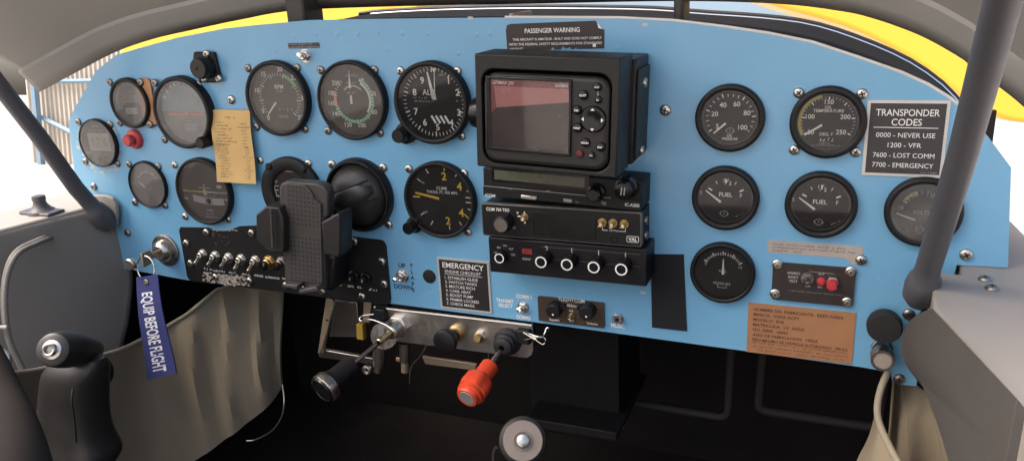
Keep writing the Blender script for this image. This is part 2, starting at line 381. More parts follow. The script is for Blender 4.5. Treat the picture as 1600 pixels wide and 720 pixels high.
# deck in front of (beyond) the panel, with the windscreen rim
rim = [(-640, 80, -40), (-560, 120, 30), (-440, 140, 56), (-330, 150, 72)]
rim += [tuple(P(a, c, 160)) for a, c in [(560, 25), (640, 17), (800, 12.5), (1000, 14), (1100, 21), (1200, 28), (1270, 38), (1340, 60), (1410, 90), (1460, 122), (1490, 150), (1509, 175)]]
rim = spline(rim, 5); arc_t = spline([(a, 2.3, c-.6) for a, c in top[1:22]], 4)
def resample(pts, n):
    L = [0]
    for a, c in zip(pts, pts[1:]): L.append(L[-1]+(c-a).length)
    out = []; j = 0
    for k in range(n):
        t = L[-1]*k/(n-1)
        while j < len(L)-2 and L[j+1] < t: j += 1
        f = (t-L[j])/max(1e-9, L[j+1]-L[j]); out.append(pts[j].lerp(pts[j+1], f))
    return out
A = resample(arc_t, 60); B_ = resample(rim, 60)
deck_t = thing('glareshield', 'matt black glareshield deck behind the top edge of the blue panel', 'glareshield', (0, 0, 0))
b = MB(); vs = []
for p, q in zip(A, B_):
    for t in (0, .35, .7, 1): v = p.lerp(q, t); vs.append((v.x, v.y, v.z-3*math.sin(PI*t)))
b.add(vs, [(4*k+j, 4*k+4+j, 4*k+5+j, 4*k+1+j) for k in range(59) for j in range(3)], deckm, True)
fr = [(v.x*.97, 450, -75-.001*v.z) for v in B_]; vs = [tuple(v) for v in B_]+fr
b.add(vs, [(k, k+1, 61+k, 60+k) for k in range(59)], deckm, True)
b.build('deck', deck_t)
b = MB(); b.tube([(v.x, v.y+1, v.z+1.2) for v in B_], 1.7, chrome, n=8); b.tube([(v.x, v.y-9, v.z-.4) for v in B_[22:]], 1.1, chrome, n=8)
b.build('windscreen_rim', deck_t)
b = MB(); b.tube([(v.x, v.y-5, v.z+1.5) for v in B_], 2.4, rubber, n=8); b.build('rubber_seal', deck_t)
b = MB(); q = P(805, 24, 20); b.box(q.x-2, q.x+2, 10, 60, q.z-14, q.z+2, dsteel); b.build('clip', deck_t)
# ================================================================== open canopy skirt overhead
can = thing('canopy_skirt', 'tipped up grey canopy skirt and dark frame above the panel', 'canopy', (0, 0, 0))
EDGE = [(62, 142, 0), (120, 111, 20), (180, 80, 40), (240, 59, 50), (300, 45, 55), (380, 28, 58), (465, 14, 60), (640, 7, 60), (800, 4, 60), (1050, -1, 60), (1215, 3, 60), (1319, 15, 60), (1367, 26, 55), (1417, 43, 50), (1450, 57, 45), (1478, 72, 40), (1505, 88, 34), (1525, 103, 30), (1590, 152, 10), (1640, 197, -10)]
e = spline([P(*q) for q in EDGE], 6)
b = MB(); vs = []; steps = [(0, 0), (-9, 12), (-18, 25), (-18, 30), (-60, 66), (-120, 120), (-260, 250), (-420, 420)]
for p in e:
    k = max(0, min(1, (p.x+430)/200)); lft = 1-k
    for dy, dz in steps: vs.append((p.x-lft*.10*dz, p.y+dy, p.z+dz))
m_ = len(steps)
for k in range(len(e)-1):
    for j in range(m_-1):
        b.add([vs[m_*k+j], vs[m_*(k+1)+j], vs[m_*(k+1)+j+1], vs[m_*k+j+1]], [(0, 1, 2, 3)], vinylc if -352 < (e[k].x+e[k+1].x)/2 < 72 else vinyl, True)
o = b.build('skirt_skin', can)
bm = bmesh.new(); bm.from_mesh(o.data); bmesh.ops.remove_doubles(bm, verts=bm.verts, dist=1e-6); bm.to_mesh(o.data); bm.free()
for p_ in o.data.polygons: p_.use_smooth = True
o.data.set_sharp_from_angle(angle=R(30))
sm = o.modifiers.new('thick', 'SOLIDIFY'); sm.thickness = .003; sm.offset = 1
b = MB(); b.tube([(p.x, p.y, p.z+1.5) for p in e[4:-4]], 1.6, vinyld, n=8); b.build('edge_strip', can)
for (x0, x1, yb) in ((449, 482, 33), (1054, 1069, 31)):
    b = MB(); p0 = P(x0, 0, 30); p1 = P(x1, yb, 30)
    b.box(p0.x, p1.x, 24, 60, p1.z-6, p0.z+26, vinyld); b.build('hinge_arm', can, bevel=3)
# ================================================================== side rails, struts, side linings
def slab(name, xy, z0, z1, m, parent=None, bevel=2.):
    a = sum(p[0]*q[1]-q[0]*p[1] for p, q in zip(xy, xy[1:]+xy[:1]))
    if a < 0: xy = xy[::-1]
    n = len(xy); b = MB()
    b.add([(x, y, z1) for x, y in xy]+[(x, y, z0) for x, y in xy], [tuple(range(n)), tuple(range(n, 2*n))[::-1]]+[(k, n+k, n+(k+1) % n, (k+1) % n) for k in range(n)], m)
    return b.build(name, parent, bevel=bevel)
rl = slab('cockpit_rail', [(-632, 60), (-634, 0), (-664, -124), (-690, -300), (-700, -1600), (-770, -1600), (-742, -124), (-738, 40), (-700, 320), (-650, 320)], -165, -125.5, mat('glare_washed_rail', (.42, .38, .33), .5, var=.09, scale=10))  # left rail coloured paler than the right one to stand for glare
tag(rl, 'beige cockpit side rail on the left carrying a black latch knob', 'rail')
rr_ = slab('cockpit_rail', [(296, -20), (291, -97), (322, -226), (345, -400), (360, -1600), (470, -1600), (420, -226), (400, -97), (385, 60), (360, 300), (330, 300), (318, -20)], -160, -126, railm)
tag(rr_, 'beige sunlit cockpit side rail on the right below the blue panel flange', 'rail')
screws(rr_, (0, 0, 0), [], 0)
for px, py in ((1539, 437), (1550, 451)):
    q = PZ(px, py, -126); o = bpy.data.objects.new('screw', DSCREW); C.objects.link(o); o.parent = rr_; o.location = q*S; o.rotation_euler.x = -PI/2; o.scale = (1.1,)*3
lk = PZ(66, 333, -125.5)
t = thing('latch_knob', 'small black latch knob on the left beige rail', 'latch', tuple(lk))
b = MB(); b.lathe([(16, 0), (15, 4), (11, 7), (8, 11), (7, 15), (8, 18), (7.4, 22), (0, 23)], (0, 0, 0), strutm, d=(0, 0, 1), n=24); b.build('knob', t)  # black knob given the lighter strut colour to imitate haze over it
b = MB(); b.box(-26, 26, -12, 12, -.2, 4, strutm); b.build('base', t, bevel=2)
def strut(label, pts, r, basep, side):
    t = thing('canopy_strut', label, 'strut', tuple(basep), group='diagonal canopy struts')
    q = [Vector(p)-Vector(basep) for p in pts]
    b = MB(); b.tube(q, r, strutm, n=24); b.build('tube', t)
    d = (q[1]-q[0]).normalized()
    b = MB(); b.lathe([(0, -r*1.9), (r*1.0, -r*1.7), (r*1.4, -r*.8), (r*1.45, r*.6), (r*1.3, r*1.6), (r*1.04, r*2.0), (r, r*3.4)], (0, 0, 0), strutm, d=d, n=24); b.build('end_socket', t)
    if side: b = MB(); b.box(side*10-8, side*10+40, -4, 4, -26, 14, strutm); b.build('bracket', t, bevel=6, seg=3)
    return t
pb = P(1440, 452, -45)
strut('slate grey diagonal canopy strut at the right, crossing the volts gauge', [pb, P(1503, 245, -125), P(1568, 0, -220), P(1620, -200, -310)], 9.2, pb, 0)
pl_ = PX(160, 340, -628)
strut('grey diagonal canopy strut at the left in front of the bright hangar opening', [pl_, PX(118, 293, -632), PX(60, 212, -640), PX(-10, 122, -648), PX(-80, 30, -655)], 9.6, pl_, 0)
b = MB(); b.prism([(P(a, c, -8).x, P(a, c, -8).z) for a, c in ((140, 356), (139, 304), (166, 305), (176, 309), (182, 318), (184, 332), (183, 356))], -4, -9, sidel)
o = b.build('corner_plate', None, bevel=2); tag(o, 'grey rounded corner plate at the foot of the left strut', 'plate')
def lining(label, pts, x_at, side, near, m=None):
    # a padded lining on a slanting upright plane X = x0 + k*(Y-y0)
    x0, y0, k = x_at; out = []
    for px, py in pts:
        d = ray(px, py); tt = (x0+k*(CAM.y-y0)-CAM.x)/(d.x-k*d.y); out.append(CAM+d*tt)
    n = len(out); b = MB(); off = Vector((60*side, 0, -70))
    vs = [tuple(v) for v in out]+[tuple(v+off) for v in out]
    fs = [tuple(range(n)), tuple(range(n, 2*n))[::-1]]+[(i, n+i, n+(i+1) % n, (i+1) % n) for i in range(n)]
    if side < 0: fs = [f[::-1] for f in fs]
    b.add(vs, [f[::-1] for f in fs], m or sidem); o = b.build('side_lining', None, bevel=9, seg=4); tag(o, label, 'lining'); return o
ptsR = [(v.x, v.y) for v in spline([(1456, 481, 0), (1434, 490, 0), (1418, 505, 0), (1409, 525, 0), (1408, 547, 0), (1414, 567, 0), (1426, 585, 0), (1440, 600, 0), (1470, 680, 0), (1500, 790, 0)], 4)]
lining('charcoal padded side lining under the right rail with a rounded front edge', ptsR+[(1560, 790), (1572, 715), (1589, 622), (1530, 559)], (290, -97, -.2), 1, None)
ptsL = [(v.x, v.y) for v in spline([(150, 322, 0), (180, 347, 0), (200, 376, 0), (210, 408, 0), (211, 450, 0), (200, 520, 0), (170, 600, 0), (60, 720, 0), (-60, 800, 0)], 4)]
lining('charcoal padded side lining under the left rail beside the control stick', ptsL+[(-260, 760), (-160, 398), (0, 358), (110, 331)], (-634, -16, .26), -1, None, sidel)
b = MB(); cp = [PX(85, 366, -668), PX(55, 378, -632), PX(25, 395, -612), PX(10, 430, -614), PX(7, 480, -614), PX(14, 530, -612), PX(32, 570, -608), PX(55, 620, -600)]
cbl = mat('grey_cable_sheath', (.22, .205, .185), .6, spec=.2); b.tube(spline(cp, 5), 3.6, cbl, n=10); b.tube(spline([c+Vector((8, -5, 0)) for c in cp], 5), 2.8, cbl, n=10)
c = cp[4].lerp(cp[5], .6); b.tube([c+Vector((-6, -8, 4)), c+Vector((4, -14, 6)), c+Vector((16, -10, 6))], 2.2, dimw, n=8)
tag(b.build('cable_bundle', None), 'grey cable bundle curving down the left side lining', 'cable')
# ================================================================== footwell
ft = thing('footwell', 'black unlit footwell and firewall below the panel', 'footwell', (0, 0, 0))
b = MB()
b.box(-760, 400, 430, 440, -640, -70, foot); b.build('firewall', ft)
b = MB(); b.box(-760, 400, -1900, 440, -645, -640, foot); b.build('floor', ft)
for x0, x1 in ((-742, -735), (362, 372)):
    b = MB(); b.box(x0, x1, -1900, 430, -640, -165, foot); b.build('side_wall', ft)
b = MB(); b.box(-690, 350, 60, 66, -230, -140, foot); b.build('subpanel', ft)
def bead(pts, y, r):
    b = MB(); p = [P(a, c, y) for a, c in pts]; out = []
    for i, v in enumerate(p):
        if 0 < i < len(p)-1:
            a = v.lerp(p[i-1], 14/(v-p[i-1]).length); c = v.lerp(p[i+1], 14/(v-p[i+1]).length)
            for k in range(6): t = k/5; out.append((a.lerp(v, t)).lerp(v.lerp(c, t), t))
        else: out.append(v)
    b.tube(out, r, footg, n=10); return b.build('stiffener_bead', ft)
bead([(985, 480), (977, 627), (1137, 653), (1146, 500)], 230, 5.6)
bead([(1196, 520), (1184, 640), (1372, 668), (1392, 540)], 230, 6)
b = MB(); p0 = P(822, 505, 150); p1 = P(968, 660, 150); cbm = mat('black_box_paint', (.014, .012, .012), .6, var=.3, spec=.25); b.box(p0.x, p1.x, 150, 260, p1.z, p0.z, cbm)
q0 = P(833, 650, 130); q1 = P(968, 680, 110); b.box(q0.x, q1.x, 100, 260, q1.z, q1.z+6, cbm); b.box(q0.x, q1.x, 96, 100, q1.z, q1.z+12, cbm)
b.box(q1.x-26, q1.x-4, 147, 150, p1.z-6, p1.z-3, dsteel)
tag(b.build('centre_box', None, bevel=2), 'black metal box with a shallow tray hanging under the middle of the panel', 'box')
# ================================================================== gauges
def gbezel(Ro, Ri, dep, m, lip=1.6):
    b = MB()
    b.lathe([(Ro, 0), (Ro, dep-lip), (Ro-lip*.4, dep-lip*.35), (Ro-lip, dep), (Ri+1.2, dep), (Ri, dep-.8), (Ri-.8, 1.2)], (0, 0, 0), m, n=72)
    return b
class Gauge:
    def __init__(s, name, label, cx, cz, Ro, Ri, dep=8., cat='gauge', group=None, fm=None, bz=None, gl=None, zd=1.4, glz=None):
        s.c = (cx, 0, cz); s.t = thing(name, label, cat, s.c, group); s.Ri = Ri; s.dep = dep
        gbezel(Ro, Ri, dep, bz or blackm).build('bezel', s.t)
        s.d = MB(); s.d.disc(Ri+.3, -zd, fm or face, n=64); s.y = -zd-.12; s.n = MB(); s.ny = -zd-1.1
        s.gl = gl or glass; s.glz = glz or dep-1.6
    def L(s, px, py): q = P(px, py, s.y); return q.x-s.c[0], q.z-s.c[2]
    def txt(s, st, px, py, h, m=None, **k): x, z = s.L(px, py); s.d.text(st, x, z, h, m or ivory, s.y-.03, **k)
    def scr(s, px, py, w_, h, m=None, **k): x, z = s.L(px, py); s.d.scrib(x, z, w_, h, m or dimw, s.y-.03, **k)
    def ln(s, a, b_, wd, m=None, w2=None): s.d.line(s.L(*a), s.L(*b_), wd, s.y-.02, m or ivory, w2)
    def needle(s, base, tip, wd, m=None, w2=.5): s.n.line(s.L(*base), s.L(*tip), wd, s.ny, m or ivory, w2)
    def done(s, scr=(), scm=None):
        s.d.build('dial', s.t)
        if s.n.f: s.n.build('needle', s.t)
        g = MB(); g.disc(s.Ri+.2, -s.glz, s.gl, n=64); g.build('glass_cover', s.t)
        screws(s.t, s.c, scr, 0, scm); return s.t
# --- tachometer
g = Gauge('tachometer', 'RPM tachometer with painted tan reflection veil and a green arc, beside the paper card', -343.8, 7.9, 40.5, 36, 9, fm=face_veiled, gl=glass_veil)
for st, px, py in (('20', 436.7, 108), ('15', 411.7, 116), ('25', 458.5, 121), ('10', 402, 141.5), ('5', 411, 173), ('30', 474, 153.3), ('0', 419.5, 184), ('35', 469, 183.5)): g.txt(st, px, py, 5.2)
g.txt('RPM', 435.8, 135.8, 4.6); g.txt('X100', 436.7, 142.5, 2.6, dimw); g.txt('HOURS', 443, 182, 2.8, dimw)
for k in range(36):
    a = -135+270*k/35; g.d.tick(a, 23.5 if k % 5 else 22, 27, .6 if k % 5 else 1., g.y-.02, ivory)
g.d.arc(24, 27.4, 20, 62, g.y-.05, grn)
for k in range(4):
    x, z = g.L(437+6.2*k, 170.5+.3*k); g.d.poly([(x-1.9, z-2.6), (x+1.9, z-2.6), (x+1.9, z+2.6), (x-1.9, z+2.6)], g.y-.02, placardg); g.d.text('0184'[k], x, z, 3.4, dimw, g.y-.06)
g.needle((432, 160), (420.5, 178), 2.6, w2=1.2); g.done([(387, 107), (464, 106.5), (400.5, 198.5), (476, 202)], DSCREW)
# --- airspeed
g = Gauge('airspeed_indicator', 'airspeed indicator with painted tan reflection veil, green ring arc and white needle pointing up', -250, 6.5, 41, 37.5, 9, fm=face_veiled, gl=glass_veil)
for st, px, py in (('40', 564, 126), ('60', 583, 146.4), ('80', 585, 175), ('100', 566, 195.7), ('120', 544.3, 194.7), ('140', 525.6, 177.6), ('160', 518.8, 161), ('180', 518.8, 145.4), ('200', 524.6, 129.7)): g.txt(st, px, py, 4.8)
g.txt('AIRSPEED', 548.4, 118.2, 2.6, dimw); g.txt('KNOTS', 548.8, 129.9, 2.6, dimw)
for k in range(34):
    a = 32+294*k/33; g.d.tick(a, 20 if k % 4 == 0 else 21, 25.5 if k % 4 == 0 else 24, .7, g.y-.06, ivory)
g.d.arc(21, 24.2, 30, 255, g.y-.03, grn); g.d.arc(18.6, 20.6, 30, 130, g.y-.03, ivory); g.d.arc(21, 24.2, 256, 290, g.y-.03, orng)
g.d.arc(13.5, 15.5, -45, 45, g.y-.02, dimw); g.scr(549, 145, 12, 2.6)
g.needle((547.5, 138), (545.8, 110), 2.8, w2=.6); g.needle((549, 149), (550, 162.5), 2.8, w2=2.8); g.done([(501, 110), (585, 110), (512, 204.5), (593.6, 208)], DSCREW)
# --- altimeter
g = Gauge('altimeter', 'black altimeter numbered one to nine with a setting knob, beside the map unit', -156.8, 5.1, 41, 36.5, 11, gl=glass)
for st, px, py in (('1', 700.8, 126), ('2', 714.8, 144.4), ('3', 716.9, 175.6), ('4', 705.4, 191.7), ('5', 684, 198.5), ('6', 664, 191), ('7', 650, 174), ('8', 647.7, 144), ('9', 659.6, 125.6)): g.txt(st, px, py, 6.6, bold=.02)
g.txt('ALT', 669.5, 144.2, 5.6)
for k in range(50):
    g.d.tick(7.2*k, 31 if k % 5 else 29.5, 34.5, .6 if k % 5 else 1.2, g.y-.02, ivory)
for x in (-6, -1, 4, 9): g.d.line((x+2, -13.5), (x+9-2.5, -21), 2.4, g.y-.03, ivory)
g.scr(651, 153, 8, 1.7); g.scr(663, 153, 7, 1.7); g.scr(652, 158, 9, 1.7); g.scr(667, 158.5, 15, 1.3); g.scr(690, 117, 7, 1.8)
g.txt('=', 714, 158, 3, dimw)
g.needle((678, 153.5), (668, 112.5), 4.2, w2=1.6); g.needle((680, 153), (679, 112), 1.2, w2=.8); g.needle((679.5, 156), (678.6, 141), 4.4, w2=2.2)
g.n.poly([(g.L(674, 106)[0], g.L(674, 106)[1]), (g.L(683, 107)[0], g.L(683, 107)[1]), (g.L(679, 114)[0], g.L(679, 114)[1])], g.ny-.05, ivory)
t = g.done([(625.6, 111), (714.5, 111.5), (721, 213)])
q = P(637, 207, 0); x, z = q.x+156.8, q.z-5.1
b = MB(); b.lathe([(11, 0), (11, 6), (8, 7)], (x, 0, z), blackm, n=28); dv = Vector((-x, 0, -z)).normalized(); b.tube([Vector((x, -3.6, z)), Vector((x, -3.6, z))+dv*9], 7, blackm, n=16, flat=.5); b.build('knob_boss', t)
b = MB(); b.lathe([(7.2, 5), (7.2, 20), (6.4, 21.5), (0, 21.5)], (x, 0, z), black, n=40, lobes=16, lobe=.03); b.build('setting_knob', t)
# --- attitude indicator
g = Gauge('attitude_indicator', 'attitude indicator with grey face and orange horizon bar, left of the paper card', -477.7, -8.7, 41.5, 36.5, 11, fm=gndg, gl=glass_glare, bz=blackm)
g.d.poly([(36.4*math.cos(R(a)), 36.4*math.sin(R(a))) for a in range(0, 181, 6)], g.y, skyg)
g.ln((264, 178.3), (285, 178.3), 2.4, orng); g.ln((298, 178.3), (318, 178.3), 2.4, orng); x, z = g.L(291.5, 177.6); g.d.disc(2.6, g.y-.06, orng, (x, z))
for px, py, w_ in ((285, 153.7, 6), (288, 164.6, 6), (295, 189, 7), (297, 197, 5)): g.ln((px-w_/2, py), (px+w_/2, py+.3), .9, dimw)
for a in (-60, -45, -30, -20, 20, 30, 45, 60): g.d.tick(a, 31, 35.5, 1.5, g.y-.04, ivory)
g.d.tick(0, 30, 35.5, 3, g.y-.04, redb); x, z = g.L(298, 197); g.d.poly([(x-9, z-6), (x+9, z-6), (x+9, z+3), (x-9, z+3)], g.y-.02, skyg)
t = g.done([(310, 132.5), (256.7, 218.6)], DSCREW)
q = P(326, 220, -4); b = MB(); b.lathe([(6.6, 2), (6.6, 17.4), (5.6, 19), (0, 19)], (q.x+477.7, 0, q.z+8.7), black, n=40, lobes=18, lobe=.03); b.build('cage_knob', t)
# --- copper bracket behind
o_ = P(230, 158)
t = thing('copper_bracket', 'copper brown bracket plate between the two left round gauges', 'bracket', (o_.x, 0, o_.z))
b = MB(); q0, q1 = P(214, 122), P(246, 195); b.prism(rrect(q0.x-o_.x, q1.x-o_.x+4, q1.z-o_.z, q0.z-o_.z, 6), 0, -3, copper); b.build('plate', t, bevel=.6)
screws(t, (o_.x, 0, o_.z), [(219, 129), (241, 130)], -3, DSCREW); screws(t, (o_.x, 0, o_.z), [(234, 195)], -3, DSCREW)
# --- round counter gauge
g = Gauge('counter_gauge', 'round grey gauge with a small counter window in its lower half', -559.1, .8, 29.8, 25.5, 7, fm=gndg, gl=glass_glare)
g.d.poly([(24*math.cos(R(a)), 24*math.sin(R(a))-.5) for a in range(200, 341, 5)]+[(16*math.cos(R(a)), -8+9*math.sin(R(a))) for a in range(0, 181, 12)], g.y-.01, placardg)
x, z = g.L(205.5, 173.5); g.d.poly([(x-9, z-3.4), (x+9, z-3.4), (x+9, z+3.4), (x-9, z+3.4)], g.y-.03, ivory)
for k in range(5): xx = x-7.2+3.6*k; g.d.poly([(xx-1.5, z-2.6), (xx+1.5, z-2.6), (xx+1.5, z+2.6), (xx-1.5, z+2.6)], g.y-.05, placard); g.d.text('07701'[k], xx, z, 3.4, ivory, g.y-.08)
for a in range(-110, 111, 10): g.d.tick(a, 20, 23.5 if a % 20 else 24.4, .7, g.y-.03, dimw)
g.scr(199, 143, 14, 2); g.scr(203, 151, 20, 2); g.scr(198, 160, 18, 2)
g.done([(171, 129), (187, 192)], DSCREW)
# --- digital meter
g = Gauge('digital_meter', 'round digital meter with a grey liquid crystal display at the far left', -624.7, -49, 30, 28.5, 6, fm=placardg, gl=glass_glare, zd=4.2, glz=5.2)
x, z = g.L(155, 222); g.d.poly(rrect(x-18, x+18, z-11, z+11, 1.5, 3), g.y-.02, lcd); g.d.text('12.6', x+1, z, 12, lcdd, g.y-.05, bold=0, shear=.1)
g.scr(147, 197, 10, 2.4); g.scr(150, 204, 24, 1.8); g.scr(140, 238, 8, 2); g.scr(153, 240, 8, 2); g.scr(166, 241, 8, 2)
for px, py in ((142, 246), (156, 248), (170, 248)): x, z = g.L(px, py); g.d.disc(3.2, g.y-.03, face, (x, z), 16)
g.done([(122, 191), (172, 195), (133, 253), (183, 256)], DSCREW)
# --- small round gauge under it
g = Gauge('needle_gauge', 'small dark round gauge with one short white needle above the key switch', -558, -98.8, 29.5, 27.5, 5, fm=face_veiled, gl=glass_glare, bz=blackm)
g.d.arc(15, 15.9, -60, 60, g.y-.02, dimw); g.d.poly([(3, 15), (13, 12), (9, 22), (3, 24)], g.y-.01, placardg)
for a in (-60, -30, 0, 30, 60): g.d.tick(a, 15, 19, .7, g.y-.03, dimw)
g.scr(236, 279, 8, 2.4); g.scr(238, 272, 6, 2); g.needle((227.5, 292.5), (217, 283), 1.8); g.done([(201, 257), (247, 260.5), (210.5, 316.5), (257.5, 321)], DSCREW)
# --- turn coordinator
g = Gauge('turn_coordinator', 'dark turn coordinator with a small aeroplane symbol and a slip ball tube', -469.5, -102.3, 40.5, 36.5, 8, fm=face_veiled, gl=glass_veil)
cxl, czl = g.L(321, 299.5)
g.n.line(g.L(289.5, 297.5), g.L(319, 299.5), 1.2, g.ny, dimy, 2.4); g.n.line(g.L(319, 299.5), g.L(352, 301.7), 2.4, g.ny-.02, dimw, 1.2); g.n.disc(3.4, g.ny-.06, dimw, (cxl, czl-.5), 18)
g.n.line((cxl-8, czl+5), (cxl+8, czl+5), 1., g.ny-.04, dimw); g.n.line((cxl, czl), (cxl, czl+10), 1.2, g.ny-.05, dimw)
for a, b_ in (((286, 297), (291, 298)), ((288, 309), (294, 310)), ((352, 301), (356, 302)), ((351, 312), (356, 313))): g.ln(a, b_, 1.8, dimw)
pts = [(g.L(302+4*k, 309+.55*k)[0], g.L(302+4*k, 309+.55*k)[1]-1.6*math.sin(PI*k/12)) for k in range(13)]
g.d.poly([(p[0], p[1]+4.2) for p in pts]+[(p[0], p[1]-4.2) for p in pts][::-1], g.y-.03, dimw)
x, z = pts[6]; g.d.disc(3.6, g.y-.06, face, (x, z), 20)
for k in (-1, 1): g.d.line((x+5*k, z-4.2), (x+5*k, z+4.2), .7, g.y-.06, face)
g.scr(327, 306.3, 22, 1.6, seed=4); g.txt('2 MIN.', 328.5, 328.4, 3, dimw); g.txt('NO PITCH', 328.5, 334.6, 1.9, dimw); g.txt('INFORMATION', 330, 339, 1.9, dimw)
x, z = g.L(342, 292); g.d.poly([(x-3.6, z-2), (x+3.6, z-2), (x+3.6, z+2), (x-3.6, z+2)], g.y-.02, dimw)
g.done([(272.5, 258), (289, 338.5), (356, 343)], SCREW)
# --- turn rate / autopilot head behind the phone holder
g = Gauge('autopilot_head', 'round black autopilot control head half hidden behind the phone holder', -343.8, -97, 40.5, 25.5, 6, fm=placardb, gl=glass)
g.txt('Tru Trak 450', 455, 263.3, 2.8); g.txt('Pictorial Pilot', 455, 267.4, 2.4, w=17)
g.scr(430.5, 274, 4, 2, ivory); x, z = g.L(431, 283.5); g.d.disc(2., g.y-.03, dimw, (x, z), 16)
g.ln((429, 290), (436, 291), .8); g.ln((429, 290), (429.5, 299), .8); g.ln((426, 296), (435, 297.5), .9); g.ln((431, 298), (432, 306), .8); g.ln((432, 306), (437, 306.5), 1.4); x, z = g.L(438.5, 302); g.d.disc(1.1, g.y-.03, ivory, (x, z), 12)
for px, py in ((419, 260.5), (473.5, 264.5)): pass
t = g.done([(406, 251), (481.5, 255.5)], SCREW); screws(t, g.c, [(419, 260.5), (473.5, 264.5)], -6, BSCREW)
# --- air vent
q = P(564, 303); vc = (-255.5, 0, -95.5)
t = thing('air_vent', 'black round eyeball air vent between phone holder and climb gauge', 'vent', vc)
b = MB(); b.lathe([(41, 0), (41, 4), (40, 8), (38.5, 10), (37, 10), (36, 8), (35.4, 3)], (0, 0, 0), black, n=72); b.build('ring', t)
b = MB(); b.lathe([(35, 0), (35, 3), (34, 7), (31, 12), (25.5, 16.5), (17, 20), (8, 21.5), (0, 21.8)], (0, 0, 0), mat('vent_black', (.02, .019, .018), .42, var=.15), n=64)
o = b.build('eyeball', t)
b = MB()
for dz in (13, -9):
    pts = []
    for k in range(13):
        xx = -30+60*k/12; zz = dz+xx*.36; r2 = xx*xx+zz*zz
        if r2 < 1080: pts.append((xx, -21.8*(1-(r2/1225)**2.3)-.35, zz))
    b.tube(pts, 1.1, dark, n=6)
b.build('slat_gap', t)
b = MB(); ca, sa = math.cos(math.atan(.36)), math.sin(math.atan(.36)); vs = []
for i in range(25):
    for j in range(5):
        u = -28+56*i/24; w_ = (j/4-.5)*19*min(1, .35+1.3*(1-abs(u)/29)); xx = u*ca-w_*sa; zz = 2+u*sa+w_*ca; r2 = min(1224, xx*xx+zz*zz)
        vs.append((xx, -21.8*(1-(r2/1225)**2.3)-(1.2 if j in (0, 4) else 3.6)*min(1, (1-abs(u)/28)*6), zz))
b.add(vs, [(5*i+j, 5*i+5+j, 5*i+6+j, 5*i+1+j) for i in range(24) for j in range(4)], MATS['vent_black'], True); b.build('vane', t)
b = MB()
for k in range(-9, 10): b.box(-.4+38*math.sin(R(k*3.2)), .4+38.5*math.sin(R(k*3.2)), -10.6, -8, 38.5*math.cos(R(k*3.2))-1.5, 38.5*math.cos(R(k*3.2))+1, greyp)
b.build('knurling', t)
screws(t, vc, [(518.5, 257), (598, 262), (607, 351)], 0, SCREW, 1.1)
# --- climb
g = Gauge('climb_indicator', 'black vertical speed gauge with yellow numerals and a yellow needle', -157.4, -95.1, 40.5, 37, 9, gl=glass)
for st, px, py in (('2', 693.6, 275.3), ('4', 717.5, 291), ('4', 720.8, 332.2), ('2', 700, 344.7)): g.txt(st, px, py, 8.4, yel, bold=.02)
g.txt('5', 660.5, 285, 4, dimw, rot=60); g.txt('.5', 665.5, 330.5, 4, dimw, rot=-60); g.txt('CLIMB', 690, 294, 3.2); g.txt('THOUS. FT. PER MIN.', 690.8, 300.5, 3.0, w=36)
for a, b_ in (((665, 264), (669.5, 271)), ((652, 279), (657, 283.5)), ((657.5, 336), (663.5, 331.5)), ((673.5, 351), (676.5, 345)), ((727.5, 308.5), (736, 309.5)), ((728, 316), (736, 317)), ((711, 276), (713.5, 273)), ((729, 299), (732, 298)), ((731, 326.5), (735, 328)), ((717.5, 346.5), (721.5, 352)), ((702, 353), (703, 358.5))): g.ln(a, b_, 1.1)
g.ln((645.5, 307), (656.5, 307.5), 1.6, yel); g.ln((725.5, 334.5), (732, 341), 1.3, yel); g.ln((694, 262.5), (694, 267), 1.2, yel)
g.needle((686.7, 310), (649.5, 300.5), 2.8, yel, 2.0); t = g.done([(638.6, 264), (725, 271), (731, 363)])
q = P(651, 349, 0); x, z = q.x+157.4, q.z+95.1
b = MB(); b.lathe([(9, 0), (9, 6), (7, 7)], (x, 0, z), blackm, n=28); dv = Vector((-x, 0, -z)).normalized(); b.tube([Vector((x, -3.6, z)), Vector((x, -3.6, z))+dv*9], 7, blackm, n=16, flat=.5); b.build('knob_boss', t)
b = MB(); b.lathe([(6.6, 5), (6.6, 19), (5.6, 20.4), (4.6, 20.4), (4.2, 19.6), (0, 19.6)], (x, 0, z), blackg, n=40); b.build('adjuster_knob', t)
# --- right group
def oval_logo(g, px, py, w_, h):
    x, z = g.L(px, py)
    pts = [(w_*.36*math.cos(R(a)), h*math.sin(R(a))) for a in range(0, 360, 12)]; n = len(pts)
    for k in range(n): a, c = pts[k], pts[(k+1) % n]; g.d.line((x+a[0], z+a[1]), (x+c[0], z+c[1]), .45, g.y-.03, dimw)
    g.d.scrib(x, z, w_*.9, h*.7, dimw, g.y-.04, seed=3)
def small(name, label, cx, cz, Ro=29.3, group=None, gl=None):
    g = Gauge(name, label, cx, cz, Ro, 24.5, 7, group=group, bz=black, gl=gl); g.d.ring(22.6, 23.2, g.y-.01, placardg, n=60); return g
g = small('oil_pressure_gauge', 'black oil pressure gauge marked to one hundred, topmost beside the map unit', 130.2, -6)
for st, px, py in (('40', 1129.7, 164), ('60', 1151.4, 162.5), ('20', 1116.7, 178), ('80', 1167.2, 176.4), ('5', 1120.8, 197.5), ('100', 1160.5, 199)): g.txt(st, px, py, 4.3)
for k in range(20):
    a = -125+250*k/19; g.d.tick(a, 18.2, 20.6 if k % 4 else 21.6, .6 if k % 4 else 1., g.y-.02, ivory)
oval_logo(g, 1141, 204.2, 9, 2.4); g.txt('OIL', 1140, 212, 2.2); g.txt('PRESSURE', 1140.5, 217, 2.2)
g.needle((1134, 192.5), (1115, 208.5), 1.9, w2=1.0); g.done()
